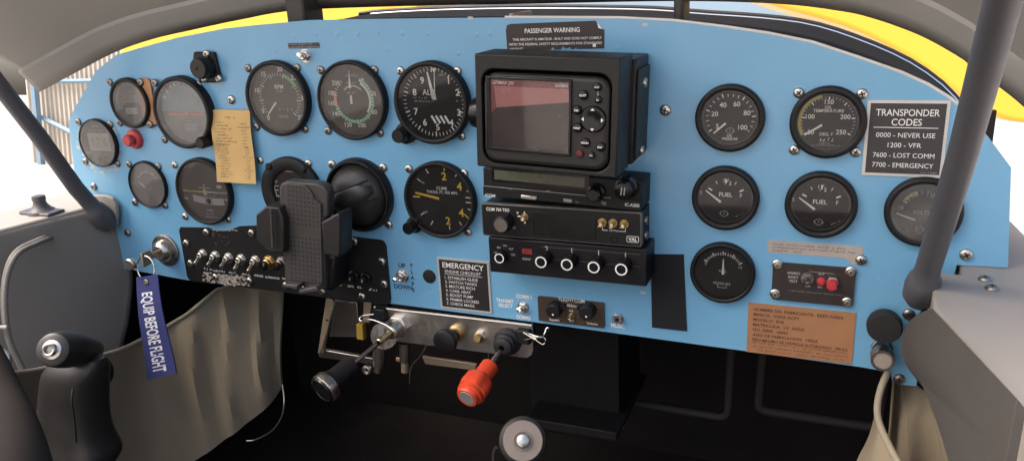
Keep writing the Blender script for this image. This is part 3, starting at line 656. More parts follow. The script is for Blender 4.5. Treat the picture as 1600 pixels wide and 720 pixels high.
def fuel(label, cx, cz, half, fu, nb, nt_, F, logo, sm_, ticks):
    g = small('fuel_gauge', label, cx, cz, group='black fuel gauges')
    x, z = g.L(*half); g.d.text('1', x-2.6, z+1.1, 3.4, ivory, g.y-.03); g.d.text('2', x+2.8, z-1.1, 3.4, ivory, g.y-.03); g.d.line((x-1.6, z-2.6), (x+1.6, z+2.8), .5, g.y-.03, ivory)
    g.txt('FUEL', *fu, 3.9); g.txt('F', *F, 3.4); g.txt('E', F[0]-62*(1.0 if cx < 150 else 1.1), F[1]-5, 3.2, dimw)
    for k, a in enumerate((-62, -31, 0, 31, 62)): g.d.tick(a, 13.4 if k % 2 == 0 else 14.6, 17.4, 1.5 if k % 2 == 0 else .8, g.y-.02, ivory)
    oval_logo(g, *logo, 9, 2.6); g.d.scrib(*g.L(*sm_), 8, 1.1, dimw, g.y-.03, rot=28); g.needle(nb, nt_, 2.1, w2=1.0); g.done()
fuel('black fuel gauge under the oil pressure gauge, nearer the radios', 128.6, -77.8, (1136, 284), (1134, 304), (1126.4, 315.3), (1102.8, 297), (1157.8, 305.6), (1131.4, 333.6), (1155, 336), 0)
fuel('black fuel gauge under the oil temperature gauge, needle near empty', 208.2, -79.3, (1284.2, 294), (1281.4, 315.3), (1273, 326.7), (1248.6, 308.3), (1308.3, 316.7), (1279, 346.7), (1305.5, 348), 0)
g = small('oil_temperature_gauge', 'black oil temperature gauge with a yellow arc and four steel screws', 209.2, -8.3, 30)
for st, px, py in (('150', 1295.8, 159.3), ('100', 1266, 182), ('200', 1321, 182.5), ('50', 1266.7, 206.5), ('250', 1314, 206.4)): g.txt(st, px, py, 3.9)
g.txt('OIL', 1294.4, 167.7, 2.6); g.txt('TEMPERATURE', 1294.6, 173.2, 2.6); g.txt('DEG. F', 1291, 209.7, 2.6)
g.d.arc(21, 23.6, -120, -15, g.y-.02, dimy)
for k in range(31): a = -120+240*k/30; g.d.tick(a, 19.5 if k % 5 else 18.2, 21, .6 if k % 5 else 1, g.y-.04, dimw if k % 5 else ivory)
x, z = g.L(1289.4, 220); g.d.scrib(x+1, z+1, 11, 2.6, ivory, g.y-.03, seed=5); g.d.scrib(x, z-1.8, 9, 1.8, dimw, g.y-.03, seed=8); g.scr(1290, 227, 22, 1.)
g.needle((1284.5, 195), (1257, 211), 1.9, w2=1.2); g.done([(1248, 145.5), (1347, 147), (1241, 234.5), (1337, 238)], SCREW)
g = small('volts_gauge', 'black volts gauge crossed by the right canopy strut', 286.7, -80.7, 29.3, gl=glass_glare)
for st, px, py in (('10', 1407.5, 324.4), ('12', 1427.8, 304), ('14', 1458.3, 303.6), ('16', 1478, 326)): g.txt(st, px, py, 3.5, dimw)
g.txt('VOLTS', 1439.4, 331.6, 3.0, dimw); g.d.arc(15.4, 17.8, -58, -18, g.y-.02, dimy)
for k, a in enumerate((-62, -50, -38, -22, -8, 8, 24, 42, 60)): g.d.tick(a, 13.6, 17.6, 1.2 if k % 3 == 0 else .6, g.y-.03, dimw)
x, z = g.L(1437, 358); g.d.ring(2.6, 3.2, g.y-.03, dimw, (x, z), 24); g.d.scrib(x, z, 4, 1.8, dimw, g.y-.03, seed=2); g.scr(1422, 360, 6, 1.); g.scr(1437, 366, 10, 1.)
g.needle((1429.7, 343.3), (1400.6, 332.8), 1.5, w2=.8); g.done()
g = Gauge('pressure_gauge', 'smaller black fuel pressure gauge with needle straight up, beside the black strip', 128.1, -148.8, 29.2, 25.5, 7, bz=black)
for st, px, py in (('0', 1102.8, 411.4), ('4', 1115.3, 398.3), ('8', 1130.6, 396), ('12', 1146.4, 401.7), ('16', 1157, 417.5)): g.txt(st, px, py, 2.9, dimw)
for k in range(17): g.d.tick(-58+116*k/16, 16.6, 19 if k % 4 else 20, .7 if k % 4 else 1.2, g.y-.02, ivory)
g.txt('FUEL', 1129.4, 423.3, 2.4, dimw); g.txt('PRESSURE', 1128, 442.6, 2.6, dimw)
x, z = g.L(1128, 449); g.d.line((x-4, z), (x+4, z), .6, g.y-.02, dimw); g.d.line((x-4, z), (x-4, z+3), .6, g.y-.02, dimw); g.d.line((x+4, z), (x+4, z+3), .6, g.y-.02, dimw)
g.needle((1129.7, 428), (1130.6, 404), 2.6, w2=.8); g.done()
# ================================================================== placards and flat labels on the panel
def plate(name, label, cat, corners, m, th=1.2, y=0., bev=0., rad=0.):
    q = [P(a, c, y) for a, c in corners]
    x0 = (q[0].x+q[3].x)/2; x1 = (q[1].x+q[2].x)/2; z1 = (q[0].z+q[1].z)/2; z0 = (q[2].z+q[3].z)/2
    cx, cz = (x0+x1)/2, (z0+z1)/2; b = MB(); W, H = (x1-x0)/2, (z1-z0)/2
    b.prism(rrect(-W, W, -H, H, rad, 4) if rad else [(-W, -H), (W, -H), (W, H), (-W, H)], y, y-th, m)
    b.c = (cx, 0, cz); b.W, b.H, b.y = W, H, y-th; b.meta = (name, label, cat); return b
def fin(b, **k):
    o = b.build(b.meta[0], None, b.c, **k); return tag(o, b.meta[1], b.meta[2])
b = plate('placard', 'charcoal TRANSPONDER CODES placard with a silver border, right of the oil temperature gauge', 'placard', [(1356.4, 156.4), (1486, 157), (1472, 277.8), (1345.8, 273)], silverm)
b.poly([(-b.W+2.4, -b.H+2.4), (b.W-2.4, -b.H+2.4), (b.W-2.4, b.H-2.4), (-b.W+2.4, b.H-2.4)], b.y-.1, placardg)
for s_, z, h, wd in (('TRANSPONDER', 21.5, 5.6, 46), ('CODES', 13.8, 5.6, 22), ('0000 - NEVER USE', 3.2, 4., 43), ('1200 - VFR', -5., 4., 24.5), ('7600 - LOST COMM', -13.4, 4., 45), ('7700 - EMERGENCY', -21.6, 4., 45)):
    b.text(s_, 0, z, h, ivory, b.y-.2, w=wd, bold=.008 if h > 5 else 0)
b.line((-24, 9.2), (23, 9.2), .6, b.y-.2, ivory); b.scrib(20, -27.2, 12, 1.2, dimw, b.y-.2); fin(b)
b = plate('placard', 'black EMERGENCY engine checklist placard with a white border, below the climb gauge', 'placard', [(683.3, 400.4), (763.8, 409), (770, 489.3), (689.4, 479.8)], silverm)
b.poly([(-b.W+2.2, -b.H+2.2), (b.W-2.2, -b.H+2.2), (b.W-2.2, b.H-2.2), (-b.W+2.2, b.H-2.2)], b.y-.1, placard)
b.text('EMERGENCY', 0, 21.5, 6.2, ivory, b.y-.2, w=48, bold=.014); b.text('ENGINE CHECKLIST', -.5, 14.4, 3.4, ivory, b.y-.2, w=42, bold=.002); b.line((-22, 11.2), (22, 11.2), .5, b.y-.2, ivory)
for k, s_ in enumerate(('1. ESTABLISH GLIDE', '2. SWITCH TANKS', '3. MIXTURE RICH', '4. CARB. HEAT', '5. BOOST PUMP', '6. PRIMER LOCKED', '7. CHECK MAGS.')):
    b.text(s_, -22.5, 7.4-5*k, 3.3, ivory, b.y-.2, al='l', bold=.004)
fin(b)
q0, q1 = P(790, 37), P(945, 77); W, H = (q1.x-q0.x)/2, (q0.z-q1.z)/2; b = MB(); b.c = ((q0.x+q1.x)/2, 0, (q0.z+q1.z)/2); b.meta = ('placard', 'worn black PASSENGER WARNING sticker with a peeled corner, above the map unit', 'placard')
out = [(-W+5, H-.6), (-W+1.4, H-1.8), (-W, H-6), (-W+.4, -H), (W-.5, -H+.5), (W, H-8), (W-2, H-7.3), (W-5.4, H-6.4), (W-6.6, H-2), (W-8, H)]
b.prism(out, 0, -.35, placardb); b.poly([(W-6.6, H-1.4), (W-5.4, H-6.4), (W-2, H-7.3)], -.5, ivory)
for k in range(7): x = random.uniform(-W*.1, W*.4); b.poly([(x, -H+.2), (x+random.uniform(2, 5), -H+.2), (x+2.5, -H+random.uniform(.8, 3))], -.45, blue)
b.text('PASSENGER WARNING', -2, H*.42, 4.2, ivory, -.5, w=W*1.12, bold=.014)
for k, s_ in enumerate(('THIS AIRCRAFT IS AMATEUR - BUILT AND DOES NOT COMPLY', 'WITH THE FEDERAL SAFETY REQUIREMENTS FOR STANDARD')): b.text(s_, W-2.5, -1.6-4.4*k-.8, 2.2, ivory, -.5, al='r', w=(2*W-9 if k == 0 else 2*W-5), bold=.008)
b.text('AIRCRAFT', -W+2.5, -11.0, 2.2, ivory, -.5, al='l', bold=.008); b.poly([(W-11, -H+2), (W-8, -H+2), (W-8, -H+5), (W-11, -H+5)], -.5, ivory)
fin(b)
b = plate('name_plate', 'brown builder identification plate with worn Spanish lettering at the lower right', 'plate', [(1170, 470.8), (1338.7, 489.2), (1330, 569.2), (1165.8, 547.5)], copper, th=.8)
x0 = -b.W+5
for k, (s_, wd) in enumerate((('NOMBRE DEL FABRICANTE:  REED FARN', 76), ('MARCA:  VANS ACFT', 40), ('MODELO:  RV6', 27), ('MATRICULA:  LV  XA5A', 45), ('NO. SERIE:  26662', 31), ('ANO DE FABRICACION:  1995A', 57), ('PESO MAXIMO DE DESPEGUE AUTORIZADO:  790 KG', 82))):
    b.text(s_, x0, b.H-6-5.1*k, 2.9, inkbr, b.y-.1, al='l', w=wd, bold=.022)
for k in range(3): b.scrib(1, -b.H+10.5-3.6*k, 2*b.W-10-6*(k == 2), 1.7, inkbr, b.y-.1, seed=k+20)
fin(b)
b = plate('label_strip', 'grey tape label strip with faded small print and a torn end', 'label', [(1199, 374.5), (1349, 385), (1347, 404), (1201, 394.5)], labelm, th=.35)
for k, (wd, dz) in enumerate(((60, 2.6), (68, -.4), (26, -3.4))): b.scrib(-b.W+4+wd/2, dz, wd, 1.5, inkb, b.y-.1, seed=k+9)
b.poly([(b.W-14, -b.H), (b.W+1, -b.H+1), (b.W-1, -b.H-4), (b.W-6, -b.H-6)], b.y+.05, labelm)
o = fin(b); screws(o, b.c, [(1345.5, 406.5)], -.4, SCREW, 1.05)
b = plate('label_strip', 'tiny black engraved label strip above the small toggle at the upper left', 'label', [(450.5, 67), (499.5, 67.5), (499.5, 76), (450.5, 75.5)], placardg, th=.6, rad=1.2)
b.scrib(-4, 1.6, 30, 1.5, dimw, b.y-.1, seed=3); b.scrib(0, -1.4, 40, 1.5, dimw, b.y-.1, seed=6); fin(b)
# paper card
q = P(366, 229); b = MB(); n = 10; vs = []
cs = [P(a, c, y) for a, c, y in ((328, 172, -4), (386.5, 172.5, -4), (402.5, 286.5, -11), (340, 284.5, -11))]; W = (cs[1].x-cs[0].x+cs[2].x-cs[3].x)/4; H = (cs[0].z-cs[3].z)/2; lean = (cs[3].x-cs[0].x)/(2*H)
cx = sum(c.x for c in cs)/4; cz = sum(c.z for c in cs)/4
pf = lambda x, z: (x-lean*z, -7.5+.09*z-.9*math.sin(z*.09)-.4*math.sin(x*.16), z)
for side in (0, .4):
    for i in range(n+1):
        for j in range(n+1): p = pf(-W+2*W*j/n, -H+2*H*i/n); vs.append((p[0], p[1]+side, p[2]))
N = (n+1)**2
fs = [(i*(n+1)+j, i*(n+1)+j+1, (i+1)*(n+1)+j+1, (i+1)*(n+1)+j) for i in range(n) for j in range(n)]
b.add(vs, fs+[tuple(N+k for k in f[::-1]) for f in fs], paper, True)
xt = lambda x, z: (pf(x, z)[0], pf(x, z)[1]-.25, z)
b.scrib(0, H-8, 15, 2.2, inkbr, 0, seed=1, xf=xt); b.scrib(0, 6, 13, 2.2, inkbr, 0, seed=2, xf=xt)
for k in range(8): b.scrib(-W+5+7+(k % 3)*2.5, H-14-3.5*k, 14+(k % 3)*5, 1.5, inkbr, 0, seed=k+3, xf=xt); b.scrib(W-9, H-15-3.7*k, 7+(k == 1)*10, 1.5, inkbr, 0, seed=k+33, xf=xt)
for k in range(13): b.scrib(-W+5+7+(k*5 % 4), 1-2.95*k, 11+(k*3 % 9), 1.4, inkbr, 0, seed=k+53, xf=xt); b.scrib(W-8, 0-2.95*k, 5+(k in (4, 9))*7, 1.4, inkbr, 0, seed=k+73, xf=xt)
o = b.build('paper_card', None, (cx, 0, cz)); tag(o, 'yellowed paper card of typed figures taped beside the attitude indicator', 'card')
# red push button, black socket
q = P(212, 217); t = thing('push_button', 'red round push button on the left of the panel', 'button', (q.x, 0, q.z))
b = MB(); b.lathe([(12, 0), (12, 3), (10.5, 5), (7, 5.6), (6, 6)], (0, 0, 0), redb, n=32); b.build('collar', t)
b = MB(); b.lathe([(5.4, 5), (5.4, 8), (6.8, 9), (7, 13), (5.8, 14.6), (0, 15.2)], (0, 0, 0), redb, n=32); b.build('cap', t)
q = P(327, 106); o_ = (q.x, 0, q.z); t = thing('power_socket', 'black capped power socket on a riveted square plate at the upper left', 'socket', o_)
b = MB(); pl = lines_of([(306, 81), (338, 81), (348, 122), (347, 126), (343, 129), (317, 129), (310, 118), (304.5, 94)])
b.prism([(a-o_[0], c-o_[2]) for a, c in pl], 0, -4, blackm); b.build('mounting_plate', t, bevel=1.5)
b = MB(); b.lathe([(13, 3), (12.4, 6), (11.4, 16), (10.4, 18), (2, 18), (1.6, 17.4), (0, 17.4)], (0, 0, 1), black, n=40); b.build('cap', t)
screws(t, o_, [(322, 84.5), (318.5, 123), (341, 123)], -4, SCREW, .95)
# toggles
def toggle(name, label, px, py, tip, ln_=18, r=5.4, nutm=steel, levm=chrome, parent=None, org=(0, 0, 0), ybase=0., tipr=2.6, cat='switch'):
    q = P(px, py, ybase); b0 = (q.x-org[0], ybase-org[1], q.z-org[2])
    if parent: t = bpy.data.objects.new(name, None); C.objects.link(t); t.parent = parent; t.location = [c*S for c in b0]; t.empty_display_size = .01
    else: t = thing(name, label, cat, b0)
    b = MB(); b.lathe([(r*1.25, 0), (r*1.25, .8), (r, .8)], (0, 0, 0), nutm, n=24); b.lathe([(r*1.08, .8), (r*1.08, 3), (r*.98, 3.4), (r*.7, 3.4)], (0, 0, 0), nutm, n=6); b.lathe([(r*.72, 3), (r*.72, 7), (r*.6, 7.6), (r*.5, 6.8), (0, 6)], (0, 0, 0), nutm, n=20); b.build('nut', t)
    v = P(tip[0], tip[1], ybase-ln_)-Vector((q.x, ybase, q.z)); b = MB(); s0 = Vector((0, -6, 0))
    b.tube([s0, s0.lerp(v, .5), s0.lerp(v, .85), s0.lerp(v, .95), v], [tipr*.62, tipr*.8, tipr, tipr*.95, tipr*.4], levm, n=14); b.build('lever', t); return t
toggle('toggle_switch', 'single small toggle switch under the tiny black label strip', 477.5, 87.5, (467, 85.5), 15, 5.6, steel, chrome)
t = toggle('toggle_switch', 'flaps toggle switch between the words UP and DOWN', 629, 430.5, (616, 437.5), 19, 6.2, steel, chrome)
def words(name, label, items, m, org, cat='lettering'):
    b = MB()
    for s_, px, py, h, wd in items: q = P(px, py); b.text(s_, q.x-org.x, q.z-org.z, h, m, -.15, w=wd, bold=.03)
    o = b.build(name, panel, (org.x, 0, org.z)); o['label'] = label; return o
words('lettering', 'dark UP, DOWN and FLAPS lettering around the flaps toggle', [('UP', 628, 414.5, 5.2, None), ('DOWN', 630, 448, 5., None), ('F', 643, 414.5, 4.6, None), ('L', 643.8, 424, 4.6, None), ('A', 644.6, 433.5, 4.6, None), ('P', 645.3, 443, 4.6, None), ('S', 646.2, 452.5, 4.6, None)], inkb, P(629, 430))
toggle('toggle_switch', 'transmit select toggle between the words COMM1 and COMM2', 817.5, 479.5, (810, 484), 13, 5.2, steel, chrome)
words('lettering', 'white TRANSMIT SELECT and COMM lettering below the radio stack', [('COMM 1', 818.5, 463, 4.2, 17), ('COMM2', 818, 495.5, 4.2, 16), ('TRANSMIT', 789, 469.5, 4, 20), ('SELECT', 790, 477, 4, 16)], ivory, P(817, 479))
q = P(966, 496.5); t = thing('audio_jack', 'silver headphone jack socket above the word MUSIC', 'jack', (q.x, 0, q.z))
b = MB(); b.lathe([(5.6, 0), (5.6, 2), (4.6, 2.6)], (0, 0, 0), dsteel, n=6); b.lathe([(4.4, 2), (4.4, 5), (2.2, 5), (2.2, 1)], (0, 0, 0), steel, n=24); b.disc(2.2, -1.2, dark, n=20); b.build('socket', t)
words('lettering', 'white MUSIC lettering below the jack socket', [('MUSIC', 965.5, 508.5, 4.6, 14)], ivory, P(966, 508))
q = P(671, 431.5); b = MB(); b.lathe([(7.6, 0), (7.6, .9), (6.4, 1.3), (0, 1.6)], (0, 0, 0), dark, n=32); tag(b.build('hole_plug', None, (q.x, 0, q.z)), 'flat black plug in a round hole beside the emergency placard', 'plug')
# black hook-and-loop strip
q = P(1045, 456); b = MB(); pts = [(p[0]-q.x, p[1]-q.z) for p in lines_of([(1017, 396.5), (1068.5, 397), (1073.5, 516.5), (1019, 510.5)])]
b.prism(pts, 0, -1.4, mat('velcro_black', (.012, .012, .014), .95, var=.3, scale=300, bump=.6, bscale=2000)); tag(b.build('fastener_strip', None, (q.x, 0, q.z), bevel=.4), 'black fabric fastener strip stuck upright on the panel right of the radios', 'strip')
# ================================================================== switch panel
o_ = P(445, 415); og = (o_.x, 0, o_.z)
t = thing('switch_panel', 'black crinkle painted switch panel with worn paint and rows of toggles', 'switch panel', og)
pl = lines_of([(283.5, 354.5), (325, 355), (340, 360.5), (357, 360), (375, 353), (400, 352), (480, 361), (594, 374), (600, 376), (604, 383), (611.5, 466), (610, 473), (604, 474.5), (440, 455), (304, 438.5), (297, 436), (294, 430), (281.5, 359)])
b = MB(); b.prism([(a-og[0], c-og[2]) for a, c in pl], 0, -2, blackm)
def SL(px, py): q = P(px, py, -2); return q.x-og[0], q.z-og[2]
chips = mat('worn_bare_metal', (.42, .36, .30), .6, .1, var=.3, scale=200)
for k in range(240):
    u = random.gauss(0, 1); px = 352+u*19+random.uniform(-8, 8); py = 437.5+random.uniform(-8, 8)-abs(u)*1.5+(px-352)*.1
    if not (316 < px < 392 and py < 446+(px-352)*.11): continue
    x, z = SL(px, py); r = random.uniform(.5, 2.9); a0 = random.random()*6
    b.poly([(x+r*random.uniform(.5, 1.2)*math.cos(a0+j*1.05), z+r*.6*random.uniform(.5, 1.2)*math.sin(a0+j*1.05)) for j in range(6)], -2.1-.0005*k, chips)
for k in range(26):
    x, z = SL(330+random.uniform(0, 45), 362+random.uniform(0, 22)); r = random.uniform(.2, .7); b.poly([(x+r*random.uniform(.5, 1.3)*math.cos(j*1.25), z+r*random.uniform(.5, 1.3)*math.sin(j*1.25)) for j in range(5)], -2.1-.001*k, chips)
for k in range(8): x, z = SL(334+5*k, 359.6+(.4 if k % 2 else -.5)); b.poly([(x-2, z-.8), (x+2.2, z-.5), (x+1.6, z+.9), (x-1.7, z+.7)], -2.15-.001*k, chips)
for s_, px, py, wd in (('STROBE', 404.5, 430.5, 13), ('ALTERNATOR', 425.7, 433.4, 21), ('NAV', 445.5, 434.8, 8), ('GPS', 548, 446.8, 8), ('EL', 562.5, 448.6, 6)):
    x, z = SL(px, py); b.text(s_, x, z, 2.6, ivory, -2.3, w=wd)
for px, py, wd in ((325.5, 420, 12), (342, 423, 18), (363, 425.5, 11), (383, 428, 14), (530, 444, 9), (583.5, 452.5, 12)): x, z = SL(px, py); b.scrib(x, z, wd, 2.6, ivory, -2.3)
b.build('plate', t)
screws(t, og, [(290.5, 380), (322, 363), (392.5, 364), (336, 433), (389.5, 439), (297, 411.5), (553, 377), (596.5, 408.5), (600, 443.5), (565.5, 463), (446, 446), (473, 450), (503, 455)], -2, SCREW)
for (px, py, tx, ty) in ((317.5, 397.3, 304.8, 413), (337.2, 400, 325, 415.5), (358, 402.8, 345.2, 418), (377.6, 405, 367, 422), (400, 407.2, 388, 425)):
    toggle('toggle_switch', None, px, py, (tx, ty), 17, 5.6, steel, steel, t, og, -2, 2.7)
toggle('toggle_switch', None, 421, 409, (413.5, 419.5), 14, 6.8, brass, black, t, og, -2, 3.2); toggle('toggle_switch', None, 440.5, 409.5, (434, 419), 14, 6., dsteel, black, t, og, -2, 3)
for k, (px, py, n_) in enumerate(((535, 427, '2'), (554, 430.5, '5'), (573, 433.5, '5'))):
    q = P(px, py, -2); l = (q.x-og[0], -2, q.z-og[2])
    b = MB(); b.lathe([(6.6, 0), (6.6, 3), (5.4, 4), (4.4, 4), (4.4, 9), (3.6, 10), (0, 10)], l, black, n=28); b.text(n_, l[0], l[2], 3.4, ivory, -12.15); b.build('circuit_breaker', t)
# ================================================================== key switch, ring and tag
q = P(260, 390); o_ = (q.x, 0, q.z); t = thing('key_switch', 'round silver ignition key switch with engraved positions at the lower left', 'switch', o_)
b = MB(); b.lathe([(20.5, 0), (20.5, 2.5), (19.4, 3.2), (13, 3.4)], (0, 0, 0), dsteel, n=40)
for k, s_ in enumerate(('OFF', 'L', 'R', 'BOTH', 'START')):
    a = -38+24*k; b.text(s_, 17*math.sin(R(a)), 17*math.cos(R(a)), 3.0, inkb, -3.7, rot=-a, w=None if len(s_) < 4 else 6)
b.build('collar', t)
b = MB(); b.lathe([(14.4, 3), (13.6, 9), (11, 12), (9, 14), (0, 14)], (0, 0, 0), steel, n=36); b.build('barrel', t)
k0 = Vector((0, -13, 0)); v = P(222, 407, -46)-Vector(o_)
b = MB(); d = (v-k0).normalized(); nrm = d.cross(Vector((0, 0, 1))).normalized(); upv = nrm.cross(d).normalized()
kb = lambda s0, hw, th: [tuple(k0+d*s0+upv*a*hw+nrm*c*th) for a, c in ((-1, -1), (1, -1), (1, 1), (-1, 1))]
vs = kb(-4, 3.6, 1) + kb(14, 3.6, 1)+kb(18, 8.5, 1.1)+kb((v-k0).length, 9, 1.1); fs = [(4*j+i, 4*j+(i+1) % 4, 4*j+4+(i+1) % 4, 4*j+4+i) for j in range(3) for i in range(4)]+[(3, 2, 1, 0), (12, 13, 14, 15)]
b.add(vs, fs, tanm); tag(b.build('ignition_key', None, o_, bevel=.5), 'worn brass ignition key standing in the silver switch', 'key')
rc = P(228, 419, -46); b = MB(); ring_pts = []
for k in range(33):
    a = 2*PI*k/32; ring_pts.append(Vector((math.cos(a)*13.5, 3*math.sin(a*1.0), math.sin(a)*14.5)))
b.tube(ring_pts, .9, chrome, n=8, caps=False); tag(b.build('key_ring', None, tuple(rc)), 'split steel key ring holding the navy tag', 'ring')
q = P(206, 412, -52); b = MB(); b.lathe([(7, -2), (7.4, -1), (7.4, 4), (6.4, 5), (0, 5)], (0, 0, 0), steel, n=28); tag(b.build('key_fob', None, tuple(q)), 'small round steel fob on the key ring', 'fob')
cn = [P(213, 433, -50), P(246, 429, -50), P(273, 584, -72), P(228, 594, -72)]; o_ = cn[0].lerp(cn[1], .5); cl = [c-o_ for c in cn]
def tagpt(u, v, off=0.):
    p = cl[0].lerp(cl[1], u).lerp(cl[3].lerp(cl[2], u), v); return p+Vector((0, -off-2.2*math.sin(v*5)-1.2*math.sin(u*PI), 0))
t = thing('flight_tag', 'navy webbing key tag embroidered EQUIP BEFORE FLIGHT', 'tag', tuple(o_))
b = MB(); vs = []
for off in (0, -1.6):
    for i in range(21):
        for j in range(5): vs.append(tagpt(j/4, i/20, off))
fs = [(i*5+j, i*5+5+j, i*5+6+j, i*5+1+j) for i in range(20) for j in range(4)]; fs += [tuple(105+k for k in f[::-1]) for f in fs]
rim_ = [j for j in range(5)]+[5*i+4 for i in range(1, 21)]+[100+j for j in (3, 2, 1, 0)]+[5*i for i in range(19, 0, -1)]
fs += [(rim_[k], rim_[(k+1) % len(rim_)], 105+rim_[(k+1) % len(rim_)], 105+rim_[k]) for k in range(len(rim_))]
b.add(vs, fs, navy, True)
b.text('EQUIP BEFORE FLIGHT', .60, .535, .46, thread, 0, w=.80, al='c', rot=0, bold=.022, xf=lambda x, z: tuple(tagpt(.5+(z-.535)*1.0, .16+(x-.6+.39), .25)))
b.build('strap', t)
b = MB(); p = tagpt(.5, .055, .2); b.lathe([(4, 0), (4, 1), (3, 1.6), (1.6, 1.7), (1.5, .4), (0, .4)], p, steel, n=24); b.build('rivet', t)
# ================================================================== phone holder
o_ = P(478, 370, -50); og = tuple(o_); t = thing('phone_holder', 'black plastic phone holder clamp with a dimpled grip plate', 'phone holder', og)
def H_(pts, y): return [(P(a, c, y).x-og[0], P(a, c, y).z-og[2]) for a, c in pts]
b = MB(); b.prism([(v[0], v[1]) for v in H_([(443, 292), (446, 284), (454, 280), (500, 283), (512, 288), (519, 298), (519, 335), (514, 338), (514, 450), (452, 440)], -44)], 12, -2, greyp); b.build('back_shell', t, bevel=3, seg=3)
b = MB(); gp = H_([(447, 286), (478, 288), (487, 297), (493, 310), (503, 318), (506, 442), (452, 436)], -52); b.prism(gp, 0, -4.5, greyp)
dim_ = mat('dimple_dark', (.016, .015, .014), .5)
for i in range(21):
    for j in range(9):
        if 9 <= i <= 10: continue
        px = 451+j*6.2+i*.28; py = 291+i*7.1+j*.9
        if px > 476+max(0, (py-290)*.95) or px > 503+i*.06: continue
        q = P(px, py, -54.5); b.disc(1.2, -4.6, dim_, (q.x-og[0], q.z-og[2]), 8)
b.build('grip_plate', t, bevel=.8)
b = MB(); b.prism(H_([(405, 333), (421, 320), (441, 322), (448, 340), (449, 392), (430, 392), (421, 389), (406, 372)], -58), -14, 10, gripm); b.build('clamp_arm', t, bevel=1.8, seg=3)
b = MB(); b.tube([(P(424, 326, -68).x-og[0], -18.5, P(424, 326, -68).z-og[2]), (P(427, 386, -68).x-og[0], -18.5, P(427, 386, -68).z-og[2])], 1.6, greyp, n=8); b.build('arm_ridge', t)
b = MB(); b.prism(H_([(510, 343), (536, 328), (540, 334), (540, 392), (536, 399), (513, 392)], -52), -12, 12, gripm); b.build('clamp_arm', t, bevel=2.5, seg=3)
for pts in ([(455, 436), (478, 438), (476, 446), (454, 441)], [(478, 446), (505, 440), (510, 448), (480, 452)]):
    b = MB(); b.prism(H_(pts, -50), 4, -14, greyp); b.build('foot', t, bevel=1.5)
b = MB(); b.prism(H_([(495, 395), (530, 396), (524, 452), (498, 450)], -40), 36, 4, black); b.build('mount_arm', t, bevel=3)
# ================================================================== map unit in its dock
ROLLA = R(2.6); dc = Vector((-5.5, 0, 7.5)); dt = thing('map_dock', 'black plastic dock box holding the map unit at the top of the radio stack', 'dock', tuple(dc), roty=ROLLA)
def DL(px, py, y):
    q = P(px, py, y)-dc; c, s_ = math.cos(ROLLA), math.sin(ROLLA); return (q.x*c-q.z*s_, q.x*s_+q.z*c)
x0, z1 = DL(741, 84, -90); x1, _ = DL(969, 93, -90); _, z0 = DL(760, 258, -90); _, zb = DL(968, 279, -90); z0 = (z0+zb)/2-1
op = [DL(a, c, -90) for a, c in ((755, 112), (940, 100))]
ox0 = x0+6; ox1 = x1-6; oz1 = z1-12; oz0 = z0+4
def frame(name, parent, X0, X1, Z0, Z1, x0, x1, z0, z1, rad, yb, yf, m, bevel=1., n=6):
    inn = rrect(x0, x1, z0, z1, rad, n); N = len(inn); outc = [(X1, Z1), (X0, Z1), (X0, Z0), (X1, Z0)]; outp = []
    for k, (a, c) in enumerate(inn):
        q_ = k//(n+1); j = k % (n+1); cx_, cz_ = outc[q_]
        outp.append((cx_, cz_))
    b = MB(); vs = [(a, yf, c) for a, c in inn]+[(a, yb, c) for a, c in inn]; fs = []
    M = len(vs); vs += [(a, yf, c) for a, c in outc]+[(a, yb, c) for a, c in outc]
    for k in range(N):
        k2 = (k+1) % N; fs.append((k2, k, N+k, N+k2)[::-1])
    for q_ in range(4):
        s_ = q_*(n+1)
        for j in range(n): fs.append((M+q_, s_+j+1, s_+j)); fs.append((M+4+q_, N+s_+j, N+s_+j+1))
        e_ = s_+n; nx = ((q_+1) % 4)*(n+1); q2 = (q_+1) % 4
        fs.append((M+q_, M+q2, nx, e_)); fs.append((M+4+q2, M+4+q_, N+e_, N+nx)); fs.append((M+q_, M+4+q_, M+4+q2, M+q2))
    b.add(vs, fs, m); return b.build(name, parent, bevel=bevel)
dockm = mat('dock_black', (.016, .0148, .014), .45, spec=.35, var=.15, bump=.15, bscale=900)
frame('front_frame', dt, x0, x1, z0, z1, ox0, ox1, oz0, oz1, 12, -48, -90, dockm, 1.2)
b = MB(); b.box(x0+2, x1+3, -48, 0, z0+2, DL(890, 79.5, 0)[1], dockm); b.build('rear_box', dt, bevel=1.5)
b = MB(); b.box(x1+3.2, x1+5, -44, -2, z0+5, z1-14, dockm); b.build('side_flange', dt, bevel=.6)
b = MB(); b.text('AIRGizmos', DL(779, 93, -90)[0], DL(779, 93, -90)[1], 4.0, mat('embossed_black', (.012, .011, .011), .5), -90.15, w=27, shear=.35, bold=.02); b.build('embossed_name', dt)
for py in (129, 235): q = P(1003, py, -22); o = bpy.data.objects.new('screw', SCREW); C.objects.link(o); o.parent = dt; o.location = ((x1+5)*S, -.022, DL(1003, py, -22)[1]*S); o.rotation_euler = (0, 0, PI/2); o.scale = (.95,)*3
b = MB(); kx, kz = DL(745, 177, -72); b.lathe([(8, 0), (14, 2), (14.5, 8), (13, 14), (8, 16.5), (0, 17)], (x0+3, -68, kz), blackg, d=(-1, 0, 0), n=36); b.build('side_knob', dt)
